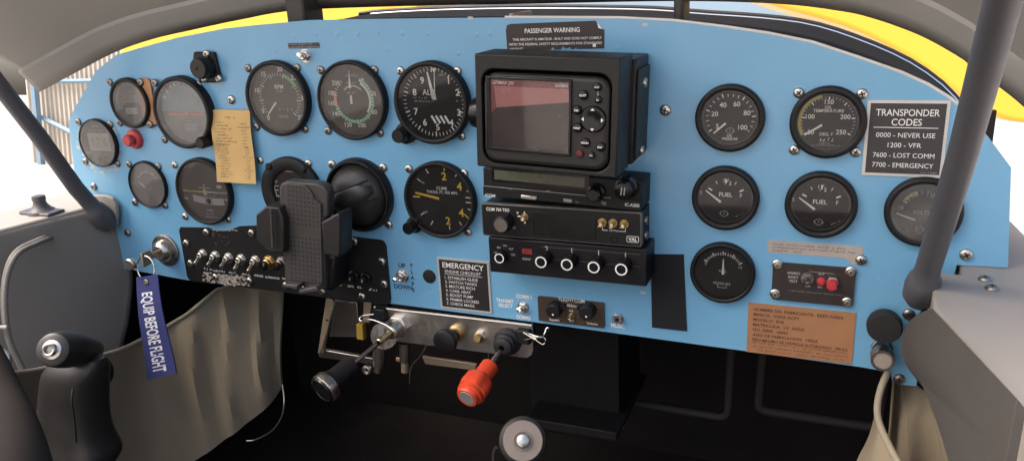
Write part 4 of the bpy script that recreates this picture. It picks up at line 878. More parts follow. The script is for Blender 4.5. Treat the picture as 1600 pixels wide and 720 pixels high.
# the unit
ut = thing('map_unit', 'black portable map display with a dim reddish screen and round buttons', 'navigator', tuple(dc), roty=ROLLA)
ux0, ux1, uz0, uz1 = ox0+2.2, ox1-1.2, oz0+1.5, oz1-3
bodym = mat('unit_charcoal', (.024, .0215, .02), .4, spec=.35, var=.1, bump=.12, bscale=1200)
b = MB(); b.prism(rrect(ux0, ux1, uz0, uz1, 11), -50, -92, bodym); b.build('case', ut, bevel=4, seg=4)
sx0, sz1 = DL(766, 124, -93); sx1, sz0 = DL(888, 238, -93); sz1 = (sz1+DL(886, 128, -93)[1])/2; sz0 = (sz0+DL(776, 230, -93)[1])/2
frame('screen_bezel', ut, sx0-4, sx1+2.2, sz0-3, sz1+2.4, sx0, sx1, sz0, sz1, 1.2, -91, -94.2, blackg, .8, 3)
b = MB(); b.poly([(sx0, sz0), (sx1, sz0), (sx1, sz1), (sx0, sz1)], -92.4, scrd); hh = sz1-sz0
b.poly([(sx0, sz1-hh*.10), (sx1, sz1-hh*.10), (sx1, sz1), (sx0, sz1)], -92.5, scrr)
b.poly([(sx0+5, sz0+hh*.585), (sx1, sz0+hh*.72), (sx1, sz1-hh*.1), (sx0+3, sz1-hh*.1)], -92.5, scrp); b.poly([(sx0, sz0+hh*.5), (sx0+5, sz0+hh*.585), (sx0+3, sz1-hh*.1), (sx0, sz1-hh*.1)], -92.52, scrr)  # sloping pink area and its red edge are a painted reflection
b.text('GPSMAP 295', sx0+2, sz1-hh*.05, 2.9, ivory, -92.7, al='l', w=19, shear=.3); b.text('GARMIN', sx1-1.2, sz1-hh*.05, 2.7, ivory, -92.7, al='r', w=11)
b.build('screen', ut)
b = MB(); b.poly([(sx0, sz0), (sx1, sz0), (sx1, sz1), (sx0, sz1)], -93.2, glass); b.build('screen_glass', ut)
for px, py, r, nm, tx in ((911, 149, 4.1, 'button', 'QUIT'), (933, 136.5, 3.4, 'button', 'OUT'), (934, 156.5, 3.2, 'button', 'IN'), (901, 172.5, 4., 'button', 'DIR'), (902, 200, 4.1, 'button', 'NRST'), (914, 223, 3.9, 'button', 'MENU'), (938, 230, 4., 'button', 'ENT'), (924, 243, 2.9, 'button', 'ESC')):
    x, z = DL(px, py, -94); b = MB(); b.lathe([(r, 0), (r, 1.6), (r*.8, 2.8), (r*.4, 3.3), (0, 3.4)], (x, -91.5, z), blackg, n=24); b.text(tx, x, z, r*.42, ivory, -95.1, bold=.02); b.build(nm, ut)
x, z = DL(905, 240.5, -94); b = MB(); b.lathe([(3.4, 0), (3.4, 1.6), (2.6, 2.8), (0, 3.2)], (x, -91.5, z), mat('dim_red_key', (.10, .018, .018), .4), n=24); b.build('power_button', ut)
x, z = DL(926, 187, -94); b = MB(); b.lathe([(11, 0), (11, 1.4), (9.8, 3), (8, 3.2), (5, 2.2), (0, 2)], (x, -91.5, z), blackg, n=40)
for a in (0, 90, 180, 270):
    c, s_ = math.sin(R(a)), math.cos(R(a)); b.poly([(x+c*9.2-s_*0, z+s_*9.2), (x+c*7.2+s_*1.7, z+s_*7.2-c*1.7), (x+c*7.2-s_*1.7, z+s_*7.2+c*1.7)], -94.95, ivory)
b.build('rocker_pad', ut)
b = MB(); xa, za = DL(933, 142, -94); xb, zb = DL(933.5, 151, -94); b.line((xa, za), (xb, zb), .6, -92.2, dimw); b.build('button_link', ut)
# ================================================================== radios
def knob(parent, px, py, y, og, r, ln_, m=black, cap=None, lobes=14, nm='knob', face_m=None, ringm=None):
    q = P(px, py, y-ln_); x, z = q.x-og[0], q.z-og[2]; b = MB()
    b.lathe([(r*1.05, 0), (r, ln_*.4), (r*.97, ln_-.8), (r*.86, ln_), (0, ln_)], (x, y, z), m, n=42, lobes=lobes, lobe=.035)
    if ringm: b.ring(r*.66, r*.86, y-ln_-.12, ringm, (x, z), 32)
    if face_m: b.disc(r*.8, y-ln_-.08, face_m, (x, z), 28)
    b.build(nm, parent); return x, z
# icom
og = (-17., 0, -66.); r1 = R(2.4); t = thing('radio', 'black radio with an olive display strip and two knobs, directly under the map dock', 'radio', og, roty=r1)
def IL(px, py, y):
    q = P(px, py, y)-Vector(og); c, s_ = math.cos(r1), math.sin(r1); return (q.x*c-q.z*s_, q.x*s_+q.z*c)
Ix0 = IL(755, 285, -34)[0]; Ix1 = IL(1003, 305, -34)[0]; Iz1 = (IL(755, 261, -34)[1]+IL(1000, 284, -34)[1])/2; Iz0 = (IL(757, 309, -34)[1]+IL(1000, 325, -34)[1])/2
b = MB(); b.box(Ix0, Ix1, -34, 0, Iz0, Iz1, blackm); b.build('body', t, bevel=1.2)
b = MB(); dx0, dz1 = IL(772, 268, -35); dx1, dz0 = IL(913, 292, -35); ym = IL(860, 281, -35)[1]
b.poly([(dx0-3, ym-7), (dx1+4, ym-7), (dx1+4, ym+7), (dx0-3, ym+7)], -34.2, blackg); b.poly([(dx0, ym-4.6), (dx1, ym-4.6), (dx1, ym+4.6), (dx0, ym+4.6)], -34.4, lcdo); b.build('display', t)
b = MB(); zz = IL(880, 304, -35)[1]; b.box(Ix0+.5, Ix1-.5, -35.4, -34, Iz0+.5, zz+1, blackm); b.line((Ix0+1, zz+1.2), (Ix1-28, zz+1.2), .5, -35.5, dimw)
b.text('ICOM', *IL(766.5, 305, -35), 3., ivory, -35.6); b.text('IC-A200', *IL(988, 320, -35), 3., ivory, -35.6, w=13); b.text('PULL', *IL(944, 315.5, -35), 1.6, dimw, -35.6); b.text('TEST', *IL(944, 318.5, -35), 1.6, dimw, -35.6)
for px, py, wd in ((797, 295, 4), (857, 298, 5), (902, 315, 4)): b.scrib(*IL(px, py, -35), wd, 1.3, dimw, -35.6)
b.build('lower_strip', t, bevel=.4)
for px, py, wd, m in ((827, 308, 16, steel), (888, 313, 9, dsteel)): x, z = IL(px, py, -35); b = MB(); b.box(x-wd/2, x+wd/2, -37, -35, z-2, z+2, m); b.build('slide_button', t, bevel=.8)
for px, py, r, ln_ in ((926, 306, 6.4, 14), (973, 299, 8.2, 16)):
    x, z = IL(px, py, -34-ln_); b = MB(); b.lathe([(r*1.3, 0), (r*1.25, 4), (r, 5), (r*.98, ln_-1), (r*.8, ln_), (0, ln_)], (x, -34, z), blackg, n=40, lobes=16, lobe=.03)
    if r > 7: b.line((x-1.5, z-3.6), (x-1., z+3.6), 1, -34-ln_-.1, dimw); b.line((x+1.2, z-3.6), (x+1.7, z+3.6), 1, -34-ln_-.1, dimw)
    b.build('knob', t)
# com 760
og = (-18., 0, -102.); t = thing('radio', 'black radio marked COM 760 TSO with a worn edged face and blank display', 'radio', og)
def rect_on(px0, py0, px1, py1, y): a, c = P(px0, py0, y), P(px1, py1, y); return a.x-og[0], c.x-og[0], c.z-og[2], a.z-og[2]
cx0, cx1, cz0, cz1 = -97.2+18, 60.5+18, -119.2+102, -86.0+102
b = MB(); b.box(cx0+2, cx1-1, -29, 0, cz0+1, cz1-1, blackm); b.build('body', t)
wornm = mat('worn_face_edge', (.13, .115, .10), .45, .3, var=.35, scale=120)
b = MB(); b.prism(rrect(cx0, cx1, cz0, cz1, 2.4), -29, -35, wornm); b.build('face_edge', t, bevel=.8)
b = MB(); b.prism(rrect(cx0+1.4, cx1-1.6, cz0+1.4, cz1-1.4, 2.), -34.8, -35.5, black)
f = lambda px, py: (P(px, py, -36).x-og[0], P(px, py, -36).z-og[2])
b.text('COM 760 TSO', *f(777.5, 327.5), 3.2, ivory, -35.7, w=24, bold=.02); b.text('VAL', *f(988.5, 374), 3.4, ivory, -35.7, bold=.03, w=8)
x, z = f(988.5, 374); q = rrect(x-5.4, x+5.4, z-2.7, z+2.7, .8, 2)
for k in range(len(q)): b.line(q[k], q[(k+1) % len(q)], .5, -35.7, ivory)
b.scrib(*f(958, 360.5), 13, 1.4, ivory, -35.7, seed=4); xa, za = f(941, 353); xb, zb = f(977, 357); 
b.line((xa, za), (xa, za-4), .5, -35.7, ivory); b.line((xb, za), (xb, za-4), .5, -35.7, ivory); b.line((xa, za-4), (xa+5, za-4), .5, -35.7, ivory); b.line((xb-5, za-4), (xb, za-4), .5, -35.7, ivory)
for px, py in ((936.5, 354), (954, 356), (971, 355.8)): x, z = f(px, py); b.poly([(x-1.6, z-.6), (x+1.6, z-.6), (x+1.6, z+.6), (x-1.6, z+.6)], -35.7, ivory)
x, z = f(819, 331.5); b.poly([(x-.9, z-.8), (x+.9, z-.8), (x, z+.9)], -35.7, ivory); x, z = f(820, 348); b.disc(.8, -35.7, ivory, (x, z), 12); x, z = f(811.5, 338); b.poly([(x-1.6, z-.6), (x+1.6, z-.6), (x+1.6, z+.6), (x-1.6, z+.6)], -35.7, ivory); x, z = f(808.5, 332.5); b.disc(1.2, -35.7, dimw, (x, z), 14)
b.text('PULL', *f(803, 354.5), 1.5, dimw, -35.7); b.text('OFF', *f(803, 357.3), 1.5, dimw, -35.7); b.build('face_plate', t)
b = MB(); xa, za = f(832, 330); xb, zb = f(931, 371); zz = f(881, 352)[1]; b.prism(rrect(xa, xb, zz-11.6, zz+11.6, 2), -35.4, -36.2, blackg); b.build('display', t, bevel=.3)
x, z = knob(t, 782, 352, -35, og, 8.4, 14, black, lobes=18, face_m=dsteel)
toggle('toggle_switch', None, 820, 339, (817.5, 341), 10, 3, brass, steel, t, og, -35.4, 1.4)
for px, py in ((941, 347.5), (958, 348.5), (975.5, 350)): toggle('toggle_switch', None, px, py, (px-2.5, py+2.5), 9, 3.2, brass, brass, t, og, -35.4, 1.5)
x, z = f(959, 374); b = MB(); b.lathe([(3.4, 0), (3.4, .8), (2.2, .8), (2, -.2)], (x, -35.4, z), blackg, n=20); b.disc(2.2, -35.55, dark, (x, z), 16); b.build('jack', t)
for px, py, yy in ((1011, 345, -16), (1012, 368, -16)): o = bpy.data.objects.new('screw', DSCREW); C.objects.link(o); o.parent = t; o.location = ((cx1-1)*S, yy*S, (P(px, py, yy).z-og[2])*S); o.rotation_euler.z = PI/2
# transponder
og = (-14., 0, -139.); t = thing('transponder', 'black transponder with four ringed code knobs at the bottom of the stack', 'transponder', og)
xz = (-91.6+14, 64.6+14, -156.6+139, -120.6+139); b = MB(); b.box(xz[0], xz[1], -35, 0, xz[2], xz[3], mat('transponder_black', (.008, .0075, .009), .4, var=.2, spec=.3)); b.build('body', t, bevel=1)
f = lambda px, py: (P(px, py, -36).x-og[0], P(px, py, -36).z-og[2])
b = MB(); b.text('2', *f(853.5, 389), 6, dimw, -35.3, bold=.0)
for px, py in ((893, 392.5), (935, 396), (977, 400)): x, z = f(px, py); b.line((x, z-3), (x, z+3), .9, -35.3, dimw)
for s_, px, py in (('OFF', 774.5, 395), ('SBY', 779, 387), ('ON', 788.5, 384), ('ALT', 798, 389), ('TST', 801.5, 398.5)): b.text(s_, *f(px, py), 1.9, dimw, -35.3)
b.text('IDENT', *f(822.5, 405), 2.2, dimw, -35.3); x, z = f(823, 393); b.poly([(x-5, z-2.6), (x+5, z-2.6), (x+5, z+2.6), (x-5, z+2.6)], -35.3, mat('reply_lamp_red', (.28, .03, .02), .4)); b.text('REPLY', x, z, 1.8, inkb, -35.5)
x0_, z0_ = f(836, 398); x1_, z1_ = f(1000, 408); b.line((x0_, z0_-3), (x1_, z0_-3.4), .4, -35.25, wornm); b.line((x0_+6, f(850, 386)[1]), (x1_, f(1000, 398)[1]), .4, -35.25, wornm)
b.build('face_markings', t)
knob(t, 780, 403.5, -35, og, 5.8, 9, blackg, ringm=ivory, lobes=0)
for px, py in ((845, 409.5), (885.5, 413.5), (927.5, 417.5), (970.5, 421)): knob(t, px, py, -35, og, 6.6, 15, blackg, ringm=ivory, lobes=20)
# intercom
b_ = plate('intercom', 'x', 'intercom', [(842, 461.5), (945, 472), (945, 511), (842, 499)], mat('intercom_bronze', (.10, .072, .055), .42, .6, var=.15, scale=60), th=2.4, rad=1.5); og = b_.c
t = thing('intercom', 'brown metal intercom plate with two black knobs below the transponder', 'intercom', og)
f = lambda px, py: (P(px, py, -3).x-og[0], P(px, py, -3).z-og[2])
b_.text('FLIGHTCOM', *f(893, 468.5), 3.6, ivory, -2.6, w=27, bold=.005); b_.text('403mc', *f(893, 477.5), 2.8, ivory, -2.6); b_.text('ALL', *f(892.5, 485.3), 2.2, ivory, -2.6); b_.text('ISO', *f(893, 501), 2.2, ivory, -2.6); b_.text('Squelch', *f(866, 499.5), 2.6, ivory, -2.6); b_.text('Volume', *f(925, 505.5), 2.6, ivory, -2.6)
for u in (-1, 1): b_.line((f(893, 472)[0]+u*12, f(893, 472)[1]), (f(893, 472)[0]+u*4, f(893, 472)[1]), .35, -2.55, dimw)
b_.build('face_plate', t, bevel=.5)
for px, py, sd_ in ((863, 487.5, 1), (915, 490.5, -1)):
    x, z = knob(t, px, py, -2.4, og, 7.6, 12, black, lobes=10); b = MB(); b.disc(1., -14.6, ivory, (x+.5, z-2.6), 12); b.build('knob_dot', t)
    b = MB(); b.lathe([(2.8, 0), (2.8, 6), (0, 6.4)], (x+sd_*8.4, -2.4, z+3), black, n=16); b.build('knob_lever', t)
toggle('toggle_switch', None, 892.5, 493, (891.5, 494.5), 9, 2.4, brass, dsteel, t, og, -2.4, 1.2)
# beacon remote panel
b_ = plate('remote_panel', 'x', 'panel', [(1208.7, 407.5), (1337.5, 419), (1332.5, 478.3), (1205, 465)], placardb, th=2.6, rad=3); og = b_.c
t = thing('beacon_remote', 'small black remote switch panel with red lamp and red button, above the brown plate', 'control panel', og)
f = lambda px, py: (P(px, py, -3).x-og[0], P(px, py, -3).z-og[2])
for k, (s_, px, py) in enumerate((('ARMED', 1240, 426.7), ('RESET', 1239.6, 433), ('TEST', 1239.3, 439.3))): b_.text(s_, *f(px, py), 2.4, dimw, -2.75)
b_.text('ELT', *f(1284, 427.5), 2.4, dimw, -2.75); b_.text('ON', *f(1262, 447), 1.9, dimw, -2.75); b_.text('SET', *f(1281.5, 448.3), 2., dimw, -2.75); b_.text('RESET', *f(1301.5, 450.5), 2., dimw, -2.75)
b_.scrib(*f(1275, 457.5), 46, .9, dimw, -2.75, seed=3); b_.line(f(1264, 424), f(1304, 428), .3, -2.75, dimw)
b_.build('face_plate', t, bevel=.5); screws(t, og, [(1214.5, 413.8), (1329.5, 425), (1211, 459.5), (1323.5, 472.5)], -2.6, CUP, .72)
toggle('toggle_switch', None, 1261.5, 434.5, (1261, 437), 12, 4.4, dsteel, black, t, og, -2.6, 2.2)
x, z = f(1283, 439.3); b = MB(); b.lathe([(3.7, 0), (3.7, 1.5), (2.4, 3), (0, 3.4)], (x, -2.6, z), ledr, n=20); b.build('lamp', t)
x, z = f(1301, 440); b = MB(); b.lathe([(5.6, 0), (5.6, 3), (4, 3.4)], (x, -2.6, z), dsteel, n=6); b.build('button_nut', t); b = MB(); b.lathe([(4.3, 0), (4.3, 10), (3.4, 11.2), (0, 11.4)], (x-.5, -2.6, z-.5), ledr, n=24); b.build('push_button', t)
# knob and headset jack lower right
q = P(1382, 510, -16); t = thing('pull_knob', 'plain black round knob at the lower right corner above the jack', 'knob', (q.x, 0, q.z))
b = MB(); b.lathe([(7, 0), (7, 6), (13.4, 8), (14.2, 12), (14, 19), (12.8, 21), (0, 21.6)], (0, 0, 0), rubber, n=44); b.build('cap', t)
q = P(1378, 541); t = thing('headset_jack', 'silver headset plug socket at the lower right below the black knob', 'jack', (q.x, 0, q.z))
b = MB(); b.lathe([(9, 0), (9, 3), (8, 4)], (0, 0, 0), dsteel, n=6); b.build('nut', t); b = MB(); b.lathe([(7.4, 3), (7.4, 10), (9.4, 10), (9.6, 22), (9, 23), (7.6, 23), (7.4, 22), (0, 22)], (0, 0, -3), dsteel, n=32); b.lathe([(7.2, 22.2), (0, 22.4)], (0, 0, -3), mat('jack_mesh', (.5, .44, .38), .5, .6, var=.4, scale=900), n=24); b.build('plug', t)
b = MB(); b.ring(8.2, 9.4, -23.2, chrome, (0, -3), 32); b.build('rim', t)
# ================================================================== aluminium control bracket
o_ = P(715, 520, -6); og = tuple(o_); t = thing('control_bracket', 'bare aluminium bracket plate hanging under the middle of the blue panel', 'bracket', og)
pl = [(P(a, c, -6).x-og[0], P(a, c, -6).z-og[2]) for a, c in ((588, 480), (832, 508), (833, 548), (830, 555), (823, 559), (812, 558), (700, 543), (600, 531), (592, 526))]
b = MB(); b.prism(pl, 3, 0, alu); b.build('plate', t, bevel=.5)
b = MB(); q0, q1 = P(586, 479, -6)-o_, P(832, 507.5, -6)-o_; b.tube([(q0.x, -1, q0.z), (q1.x, -1, q1.z)], 1.6, alu, n=8); b.build('rolled_edge', t)
def plunger(name, label, cat, base, facep, yf, parts, bushing, k=1.):
    o_ = P(base[0], base[1], -6); v = P(facep[0], facep[1], yf)-o_; L = v.length; t = thing(name, label, cat, tuple(o_))
    for nm, prof, m, kw in bushing: b = MB(); b.lathe(prof, (0, 0, 0), m, **kw); b.build(nm, t)
    for nm, prof, m, kw in parts: b = MB(); b.lathe([(r*k, L+h*k) for r, h in prof], (0, 0, 0), m, d=v, **kw); b.build(nm, t)
    return t
plunger('throttle_control', 'long throttle plunger with a black silver rimmed knob at the lower left of the bracket', 'throttle', (624, 508), (501, 611), -112,
    [('rod', [(2.6, -130), (2.6, -20)], dsteel, dict(n=16)), ('knob_neck', [(8, -46), (11, -44), (11.5, -22), (13, -16), (15, -13)], blackm, dict(n=36)), ('knob_rim', [(15, -13), (16, -11), (16, -4), (15, -3)], steel, dict(n=48)), ('knob_face', [(15.3, -3.2), (14.4, -.6), (12.8, 0), (12, -.8), (0, -.8)], blackg, dict(n=48))],
    [('nut', [(13, 0), (13, 5), (11.5, 6), (7, 6)], steel, dict(n=6)), ('collar', [(9, 4), (9, 16), (7.8, 20), (4.5, 21)], steel, dict(n=32)), ('sleeve', [(3.9, 18), (3.6, 44), (2.6, 45)], brass, dict(n=20))])
plunger('mixture_control', 'red lobed mixture knob on a grey rod at the right of the bracket', 'knob', (795, 531), (729, 622), -88,
    [('rod', [(2.8, -95), (2.8, -36)], dsteel, dict(n=16)), ('knob_neck', [(6.4, -43), (8.3, -41), (8.5, -21), (7.2, -20)], red, dict(n=40)), ('knob_body', [(7.2, -27), (10.4, -25), (13.2, -21), (13.6, -11.5), (13.2, -9), (11.6, -8)], red, dict(n=72, lobes=6, lobe=.045)), ('knob_ring', [(11.8, -9.5), (12, -5), (10.4, -4), (10.1, -1), (9.3, 0), (7.7, 0)], red, dict(n=48)), ('knob_cap', [(7.8, -.2), (7.2, .3), (0, .1)], mat('turned_cap', (.36, .34, .32), .5, .5, var=.1), dict(n=40))],
    [('bushing', [(14.5, 0), (14.5, 6), (12, 9), (12, 13), (10, 15), (10, 18), (7, 20), (3, 20)], rubber, dict(n=40, lobes=20, lobe=.02))], 1.14)
plunger('pull_knob', 'plain black pull knob in the middle of the aluminium bracket', 'knob', (713, 519), (693, 535), -34,
    [('stem', [(6.5, -26), (6.5, -10)], black, dict(n=24)), ('cap', [(7, -12), (12, -10), (13.6, -5), (13, -1), (11.5, 0), (0, 0)], black, dict(n=40))],
    [('nut', [(9, 0), (9, 3), (7, 4), (7, 7), (5, 7)], brass, dict(n=28))])
plunger('bracket_bolt', 'shiny bolt end beside the black pull knob on the bracket', 'bolt', (751, 525), (745, 529), -16,
    [('bolt', [(5.4, -14), (5.4, -2), (4, 0), (0, 0)], brass, dict(n=20))], [('nut', [(7, 0), (7, 4), (5, 5)], steel, dict(n=6))])
q = P(600, 524, -24); b = MB(); b.lathe([(15, 0), (15, 1), (0, 1)], (0, 0, 0), clearp, n=40, d=(.25, -1, .2)); tag(b.build('plastic_disc', None, tuple(q)), 'grey translucent plastic disc hanging on the throttle sleeve', 'disc')
def wire(label, pts, r, m=chrome, cat='wire', name='wire', n=6):
    o_ = pts[0]; b = MB(); b.tube(spline([p-o_ for p in pts], n), r, m, n=8); return tag(b.build(name, None, tuple(o_)), label, cat)
wire('bent steel safety wire looped round the throttle sleeve', [P(595, 490, -10), P(570, 492, -14), P(562, 497, -16), P(565, 501, -18), P(580, 499, -22), P(600, 506, -30), P(613, 514, -36), P(617, 521, -36)], .8)
def clip(label, px, py, pts2):
    o_ = P(px, py, -8); t = thing('binder_clip', label, 'clip', tuple(o_)); b = MB(); b.box(-9, 6, -6, 14, -8, 8, blackm); b.build('body', t, bevel=2)
    for pts in pts2: b = MB(); b.tube(spline([P(a, c, y)-o_ for a, c, y in pts], 5), .9, chrome, n=8); b.build('wire_handle', t)
clip('black binder clip with wire handles gripping the right end of the bracket', 822, 524, [[(822, 519, -16), (838, 525, -20), (846, 526, -22), (851, 521, -22), (854, 513, -20), (857, 512, -20), (858, 516, -18)], [(818, 519, -18), (838, 531, -26), (847, 537, -28), (851, 536, -28), (852, 530, -27), (848, 527, -26), (840, 527, -22), (820, 531, -18)]])
clip('black binder clip gripping the left end of the bracket by the throttle', 598, 490, [])
# bits hanging behind the bracket
t = thing('support_bracket', 'dull tan metal bracket with slots hanging under the left part of the panel', 'bracket', (0, 0, 0))
def pp(name, pts, y, th, m, bev=1.): b = MB(); b.prism([(P(a, c, y).x, P(a, c, y).z) for a, c in pts], y+th, y, m); return b.build(name, t, bevel=bev)
pp('upright', [(509, 466), (520, 468), (505, 552), (496, 552)], 20, 4, tanm); pp('plate', [(522, 468), (558, 472), (562, 527), (514, 526)], 40, 4, dsteel); pp('lower_rail', [(497, 545), (585, 560), (586, 570), (498, 558)], 22, 6, dsteel)
pp('yellow_sleeve', [(556, 506), (566, 507), (568, 532), (557, 530)], 18, 8, mat('dull_yellow_sleeve', (.38, .24, .03), .6)); pp('post', [(568, 470), (580, 472), (577, 505), (566, 503)], 16, 10, tanm)
b = MB()
for px, py in ((511, 500), (516, 514)): q = P(px, py, 19.6); b.disc(1.6, 19.4, dark, (q.x, q.z), 12)
b.build('rivet_hole', t)
pts = [P(522, 470, 16), P(514, 505, 14), P(505, 540, 14), P(500, 553, 16)]; b = MB(); b.tube(pts, 1.1, alu, n=8); b.build('guide_wire', t)
t = thing('cross_bar', 'pale metal cross bar with hanging posts behind the aluminium bracket', 'bar', (0, 0, 0))
pp('bar', [(659, 556), (745, 568), (742, 579), (664, 569)], 14, 4, tanm); pp('bar_end', [(618, 558), (636, 562), (634, 568), (618, 564)], 14, 4, tanm)
b = MB(); b.tube([P(632, 535, 10), P(632, 564, 10)], 6, dsteel, n=14); b.tube([P(633, 564, 10), P(633, 580, 10)], 4.6, tanm, n=14); b.build('post', t)
b = MB(); b.tube([P(594, 535, 14), P(592, 570, 14)], 8, dsteel, n=14); b.tube([P(591, 568, 14), P(590, 580, 14)], 5, steel, n=14); b.build('post', t)
b = MB(); b.lathe([(6, 0), (6, 4), (4, 5), (2, 2)], P(575, 576, 6), dsteel, n=20); b.build('pulley', t)
wire('thin bright wire hook hanging below the cross bar', [P(668, 535, 4), P(657, 555, 4), P(644, 570, 2), P(640, 585, 2), P(640, 599, 4)], .9)
wire('thin steel wire dropping behind the mixture rod', [P(763, 545, 4), P(763, 560, 4), P(763, 574, 4)], .7)
wire('thin grey wire curling out from under the left cloth', [P(441, 600, 30), P(444, 625, 24), P(440, 650, 20), P(425, 672, 16), P(400, 686, 10), P(385, 688, 5)], 1.0, steel)
# ================================================================== cloths, stick, bottom knob, corner pad
def cloth(label, Tp, Bp, folds, amp, m=khaki, hem=True):
    Tq = resample(spline([P(*q) for q in Tp], 8), 70); Bq = resample(spline([P(*q) for q in Bp], 8), 70); o_ = Tq[0]; b = MB(); vs = []; nv = 26
    for off in (0, 3):
        for i, (p, q) in enumerate(zip(Tq, Bq)):
            for j in range(nv):
                v = j/(nv-1); c = p.lerp(q, v)-o_; f_ = folds(i/69, v); vs.append((c.x+.3*f_*amp, c.y-f_*amp+off-14*math.sin(PI*v)*math.sin(PI*i/69), c.z))
    N = 70*nv; fs = [(i*nv+j, i*nv+j+1, (i+1)*nv+j+1, (i+1)*nv+j) for i in range(69) for j in range(nv-1)]
    b.add(vs, fs+[tuple(N+k for k in f[::-1]) for f in fs], m, True); t = thing('side_cloth', label, 'cloth', tuple(o_), group='khaki side cloths'); b.build('cloth', t)
    if hem: b = MB(); b.tube([Vector(vs[i*nv])+Vector((0, -1, 0)) for i in range(70)], 2.6, khakil, n=8); b.build('hem', t)
    return t
def fl(s, v):
    a = ((1-1.6*abs(math.sin(s*33+v*1.2)))+.35*math.sin(s*97-v*2))*max(0, (s-.48))*1.7*(1-.45*v); c = ((.6-1.1*abs(math.sin(v*10-s*4)))+.3*math.sin(v*35+s*5))*max(0, .6-s)*1.1*(1-v*.7); return a+c+.3*math.sin(s*11+v*5)
t = cloth('khaki cloth side pocket draped at the lower left behind the control stick', [(-70, 590, -300), (0, 580, -270), (75, 573, -200), (170, 553, -100), (225, 528, -30), (290, 492, 10), (350, 447, 40), (400, 444, 55), (437, 458, 70)],
      [(-60, 860, -300), (20, 850, -270), (80, 830, -220), (150, 800, -150), (230, 760, -90), (300, 722, -50), (370, 672, 0), (420, 632, 35), (441, 600, 60)], fl, 13)
b = MB(); q = P(5, 560, -286)-Vector(P(-70, 590, -300)); b.lathe([(9, 0), (9, 3), (7, 5), (4.5, 4.6), (4, 3), (0, 3.4)], q, steel, n=28, d=(.3, -1, .2)); b.build('snap_button', t)
def fr_(s, v): return (1-1.9*abs(math.sin(s*5.4+v*.5)))*1.1+.3*math.sin(s*31+v*2)
cloth('khaki cloth pocket back hanging in folds under the lower right panel corner', [(1385, 575, 44), (1410, 598, 40), (1440, 607, 24), (1464, 612, -14)], [(1372, 800, 40), (1415, 800, 20), (1480, 790, -50), (1548, 780, -130)], fr_, 15, hem=False)
cloth('khaki cloth pocket front flap at the bottom right beside the pale piping', [(1371, 640, -20), (1376, 665, -34), (1390, 695, -50), (1412, 732, -66)], [(1366, 652, -6), (1352, 690, -14), (1335, 740, -22), (1312, 800, -34)], lambda s, v: .5*math.sin(s*9), 6, hem=False)
b = MB(); hp = [P(1388, 580, -6), P(1377, 605, -12), P(1371, 635, -20), P(1374, 660, -34), P(1387, 690, -50), P(1404, 722, -66), P(1430, 760, -80)]; b.tube(spline([h-hp[0] for h in hp], 6), 3, khakil, n=10); tag(b.build('cloth_piping', None, tuple(hp[0])), 'pale khaki piping edge curving down the lower right pocket', 'piping')
# control stick
o_ = P(116, 660, -260); og = Vector(o_); t = thing('control_stick', 'black pistol grip control stick with a silver thumb button at the lower left', 'control stick', tuple(o_))
b = MB(); vs = []; secs = [(556, 104, 158, .42), (566, 90, 161, .55), (578, 81, 159, .6), (590, 78, 157, .62), (604, 77, 157, .62), (625, 75, 156, .6), (645, 73.5, 157, .6), (665, 73, 160, .6), (682, 73, 166, .6), (694, 73.5, 172, .62), (704, 75, 173.5, .62), (712, 77, 169, .58), (730, 79, 160, .5), (770, 82, 156, .5)]; n = 36; fs = []
for py, a, c, dd in secs:
    l, r_ = P(a, py, -260)-og, P(c, py, -260)-og; ce = (l+r_)/2; hw = (r_.x-l.x)/2
    for k in range(n):
        an = 2*PI*k/n; cx_, sy_ = math.cos(an), math.sin(an); e_ = .75
        vs.append((ce.x+hw*math.copysign(abs(cx_)**e_, cx_), ce.y+hw*dd*math.copysign(abs(sy_)**e_, sy_), ce.z))
fs = [(i*n+k, i*n+(k+1) % n, (i+1)*n+(k+1) % n, (i+1)*n+k) for i in range(len(secs)-1) for k in range(n)]+[tuple(range(n))]
b.add(vs, [f[::-1] for f in fs], gripm, True); b.build('grip', t, sub=1)
h0 = P(82, 546, -296)-og; h1 = P(162, 545, -225)-og; ax = h1-h0
b = MB(); b.lathe([(0, -1.5), (11, -1.2), (13.6, .2), (14.6, 3), (15.6, 12), (15.8, 24), (14.6, 36), (12.4, 48), (10.4, 60), (8.6, 70), (6, 73), (0, 73.6)], h0, gripm, d=ax, n=48); b.build('head', t)
b = MB(); b.lathe([(8, -1), (8, 1.5), (5.6, 2.2), (5.4, 6.4), (4.6, 7), (3.7, 6.6), (3.5, 3)], h0, steel, d=-ax, n=32); b.lathe([(3.5, 4.2), (0, 4.6)], h0, dsteel, d=-ax, n=24); b.build('thumb_button', t)
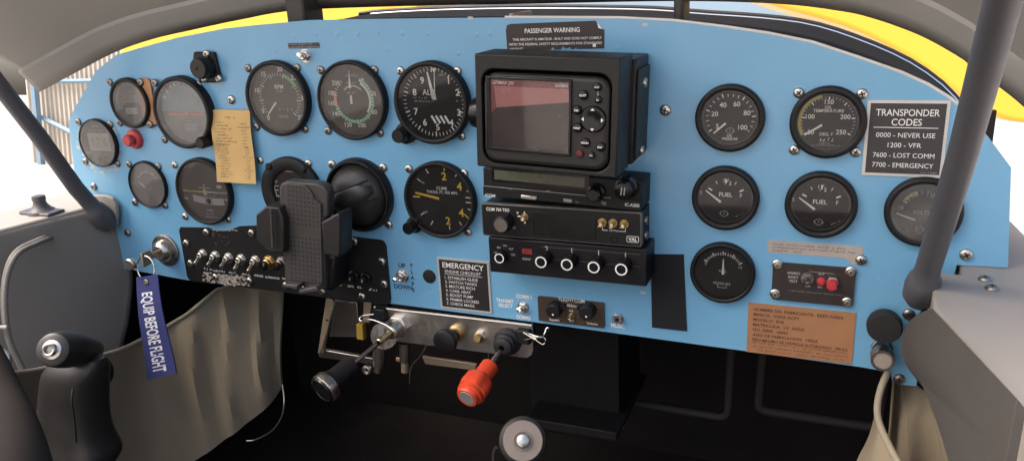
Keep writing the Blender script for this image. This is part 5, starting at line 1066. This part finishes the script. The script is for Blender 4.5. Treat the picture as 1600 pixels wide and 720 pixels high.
b = MB(); p = [P(157, 560, -245)-og, P(166, 575, -240)-og, P(165, 590, -240)-og, P(156, 600, -244)-og]; b.tube(spline(p, 5), [5, 5.4, 5.6, 5.8, 6, 6.2, 6.2, 6.2, 6.2, 6.2, 6, 5.6, 5, 4.4, 3.6, 3][:len(spline(p, 5))], black, n=16); b.build('trigger', t)
b = MB(); p = [P(114, 606, -262-22)-og, P(112, 625, -288)-og, P(116, 655, -288)-og, P(119, 690, -288)-og]; b.tube(spline(p, 5), 1.0, dim_, n=8); b.build('grip_seam', t)
# second stick top, bottom centre
q = P(817, 688, -130); cd = (CAM-q).normalized(); t = thing('stick_top', 'round tan topped stick end with a central push button at the bottom middle', 'stick', tuple(q))
b = MB(); b.lathe([(20, -60), (21, -20), (22, -6), (21, -2), (18.4, 0)], (0, 0, 0), rubber, d=cd, n=48); b.build('sleeve', t)
b = MB(); b.lathe([(18.4, -.5), (17.6, .4), (9.4, .5), (9, 1.2), (8, 1.2), (7.6, -.5), (6.4, -.5)], (0, 0, 0), mat('brown_grey_metal', (.25, .20, .165), .45, .5, var=.15, scale=90), d=cd, n=48); b.build('cap', t)
b = MB(); b.lathe([(6.4, -1), (6.4, 3), (5.4, 5), (3, 5.8), (0, 6)], (0, 0, 0), steel, d=cd, n=36); b.build('push_button', t)
b = MB(); p0 = P(20, 745, -420); pts = [P(-40, 560, -400), P(-10, 625, -420), P(18, 690, -440), P(40, 770, -450), P(60, 860, -450)]
b.tube(spline([p-p0 for p in pts], 6), 17, mat('dark_pad_cloth', (.035, .03, .027), .9, spec=.1, var=.2), n=24); tag(b.build('corner_pad', None, tuple(p0)), 'dark grey rounded pad filling the lower left corner', 'pad')
q = P(770, 712, -60); b = MB(); b.tube([Vector((0, 0, -12)), Vector((2, 0, 5)), Vector((5, -1, 12))], 2.2, footg, n=8); tag(b.build('lever_tip', None, tuple(q)), 'small dark lever tip at the bottom edge left of the round stick end', 'lever')
# ================================================================== tilt the aircraft nose up
bpy.context.view_layer.update()
for o in bpy.context.scene.objects:
    if o.parent is None and o not in OUT and o is not cam and o is not sun: o.matrix_world = M_AIR @ o.matrix_world
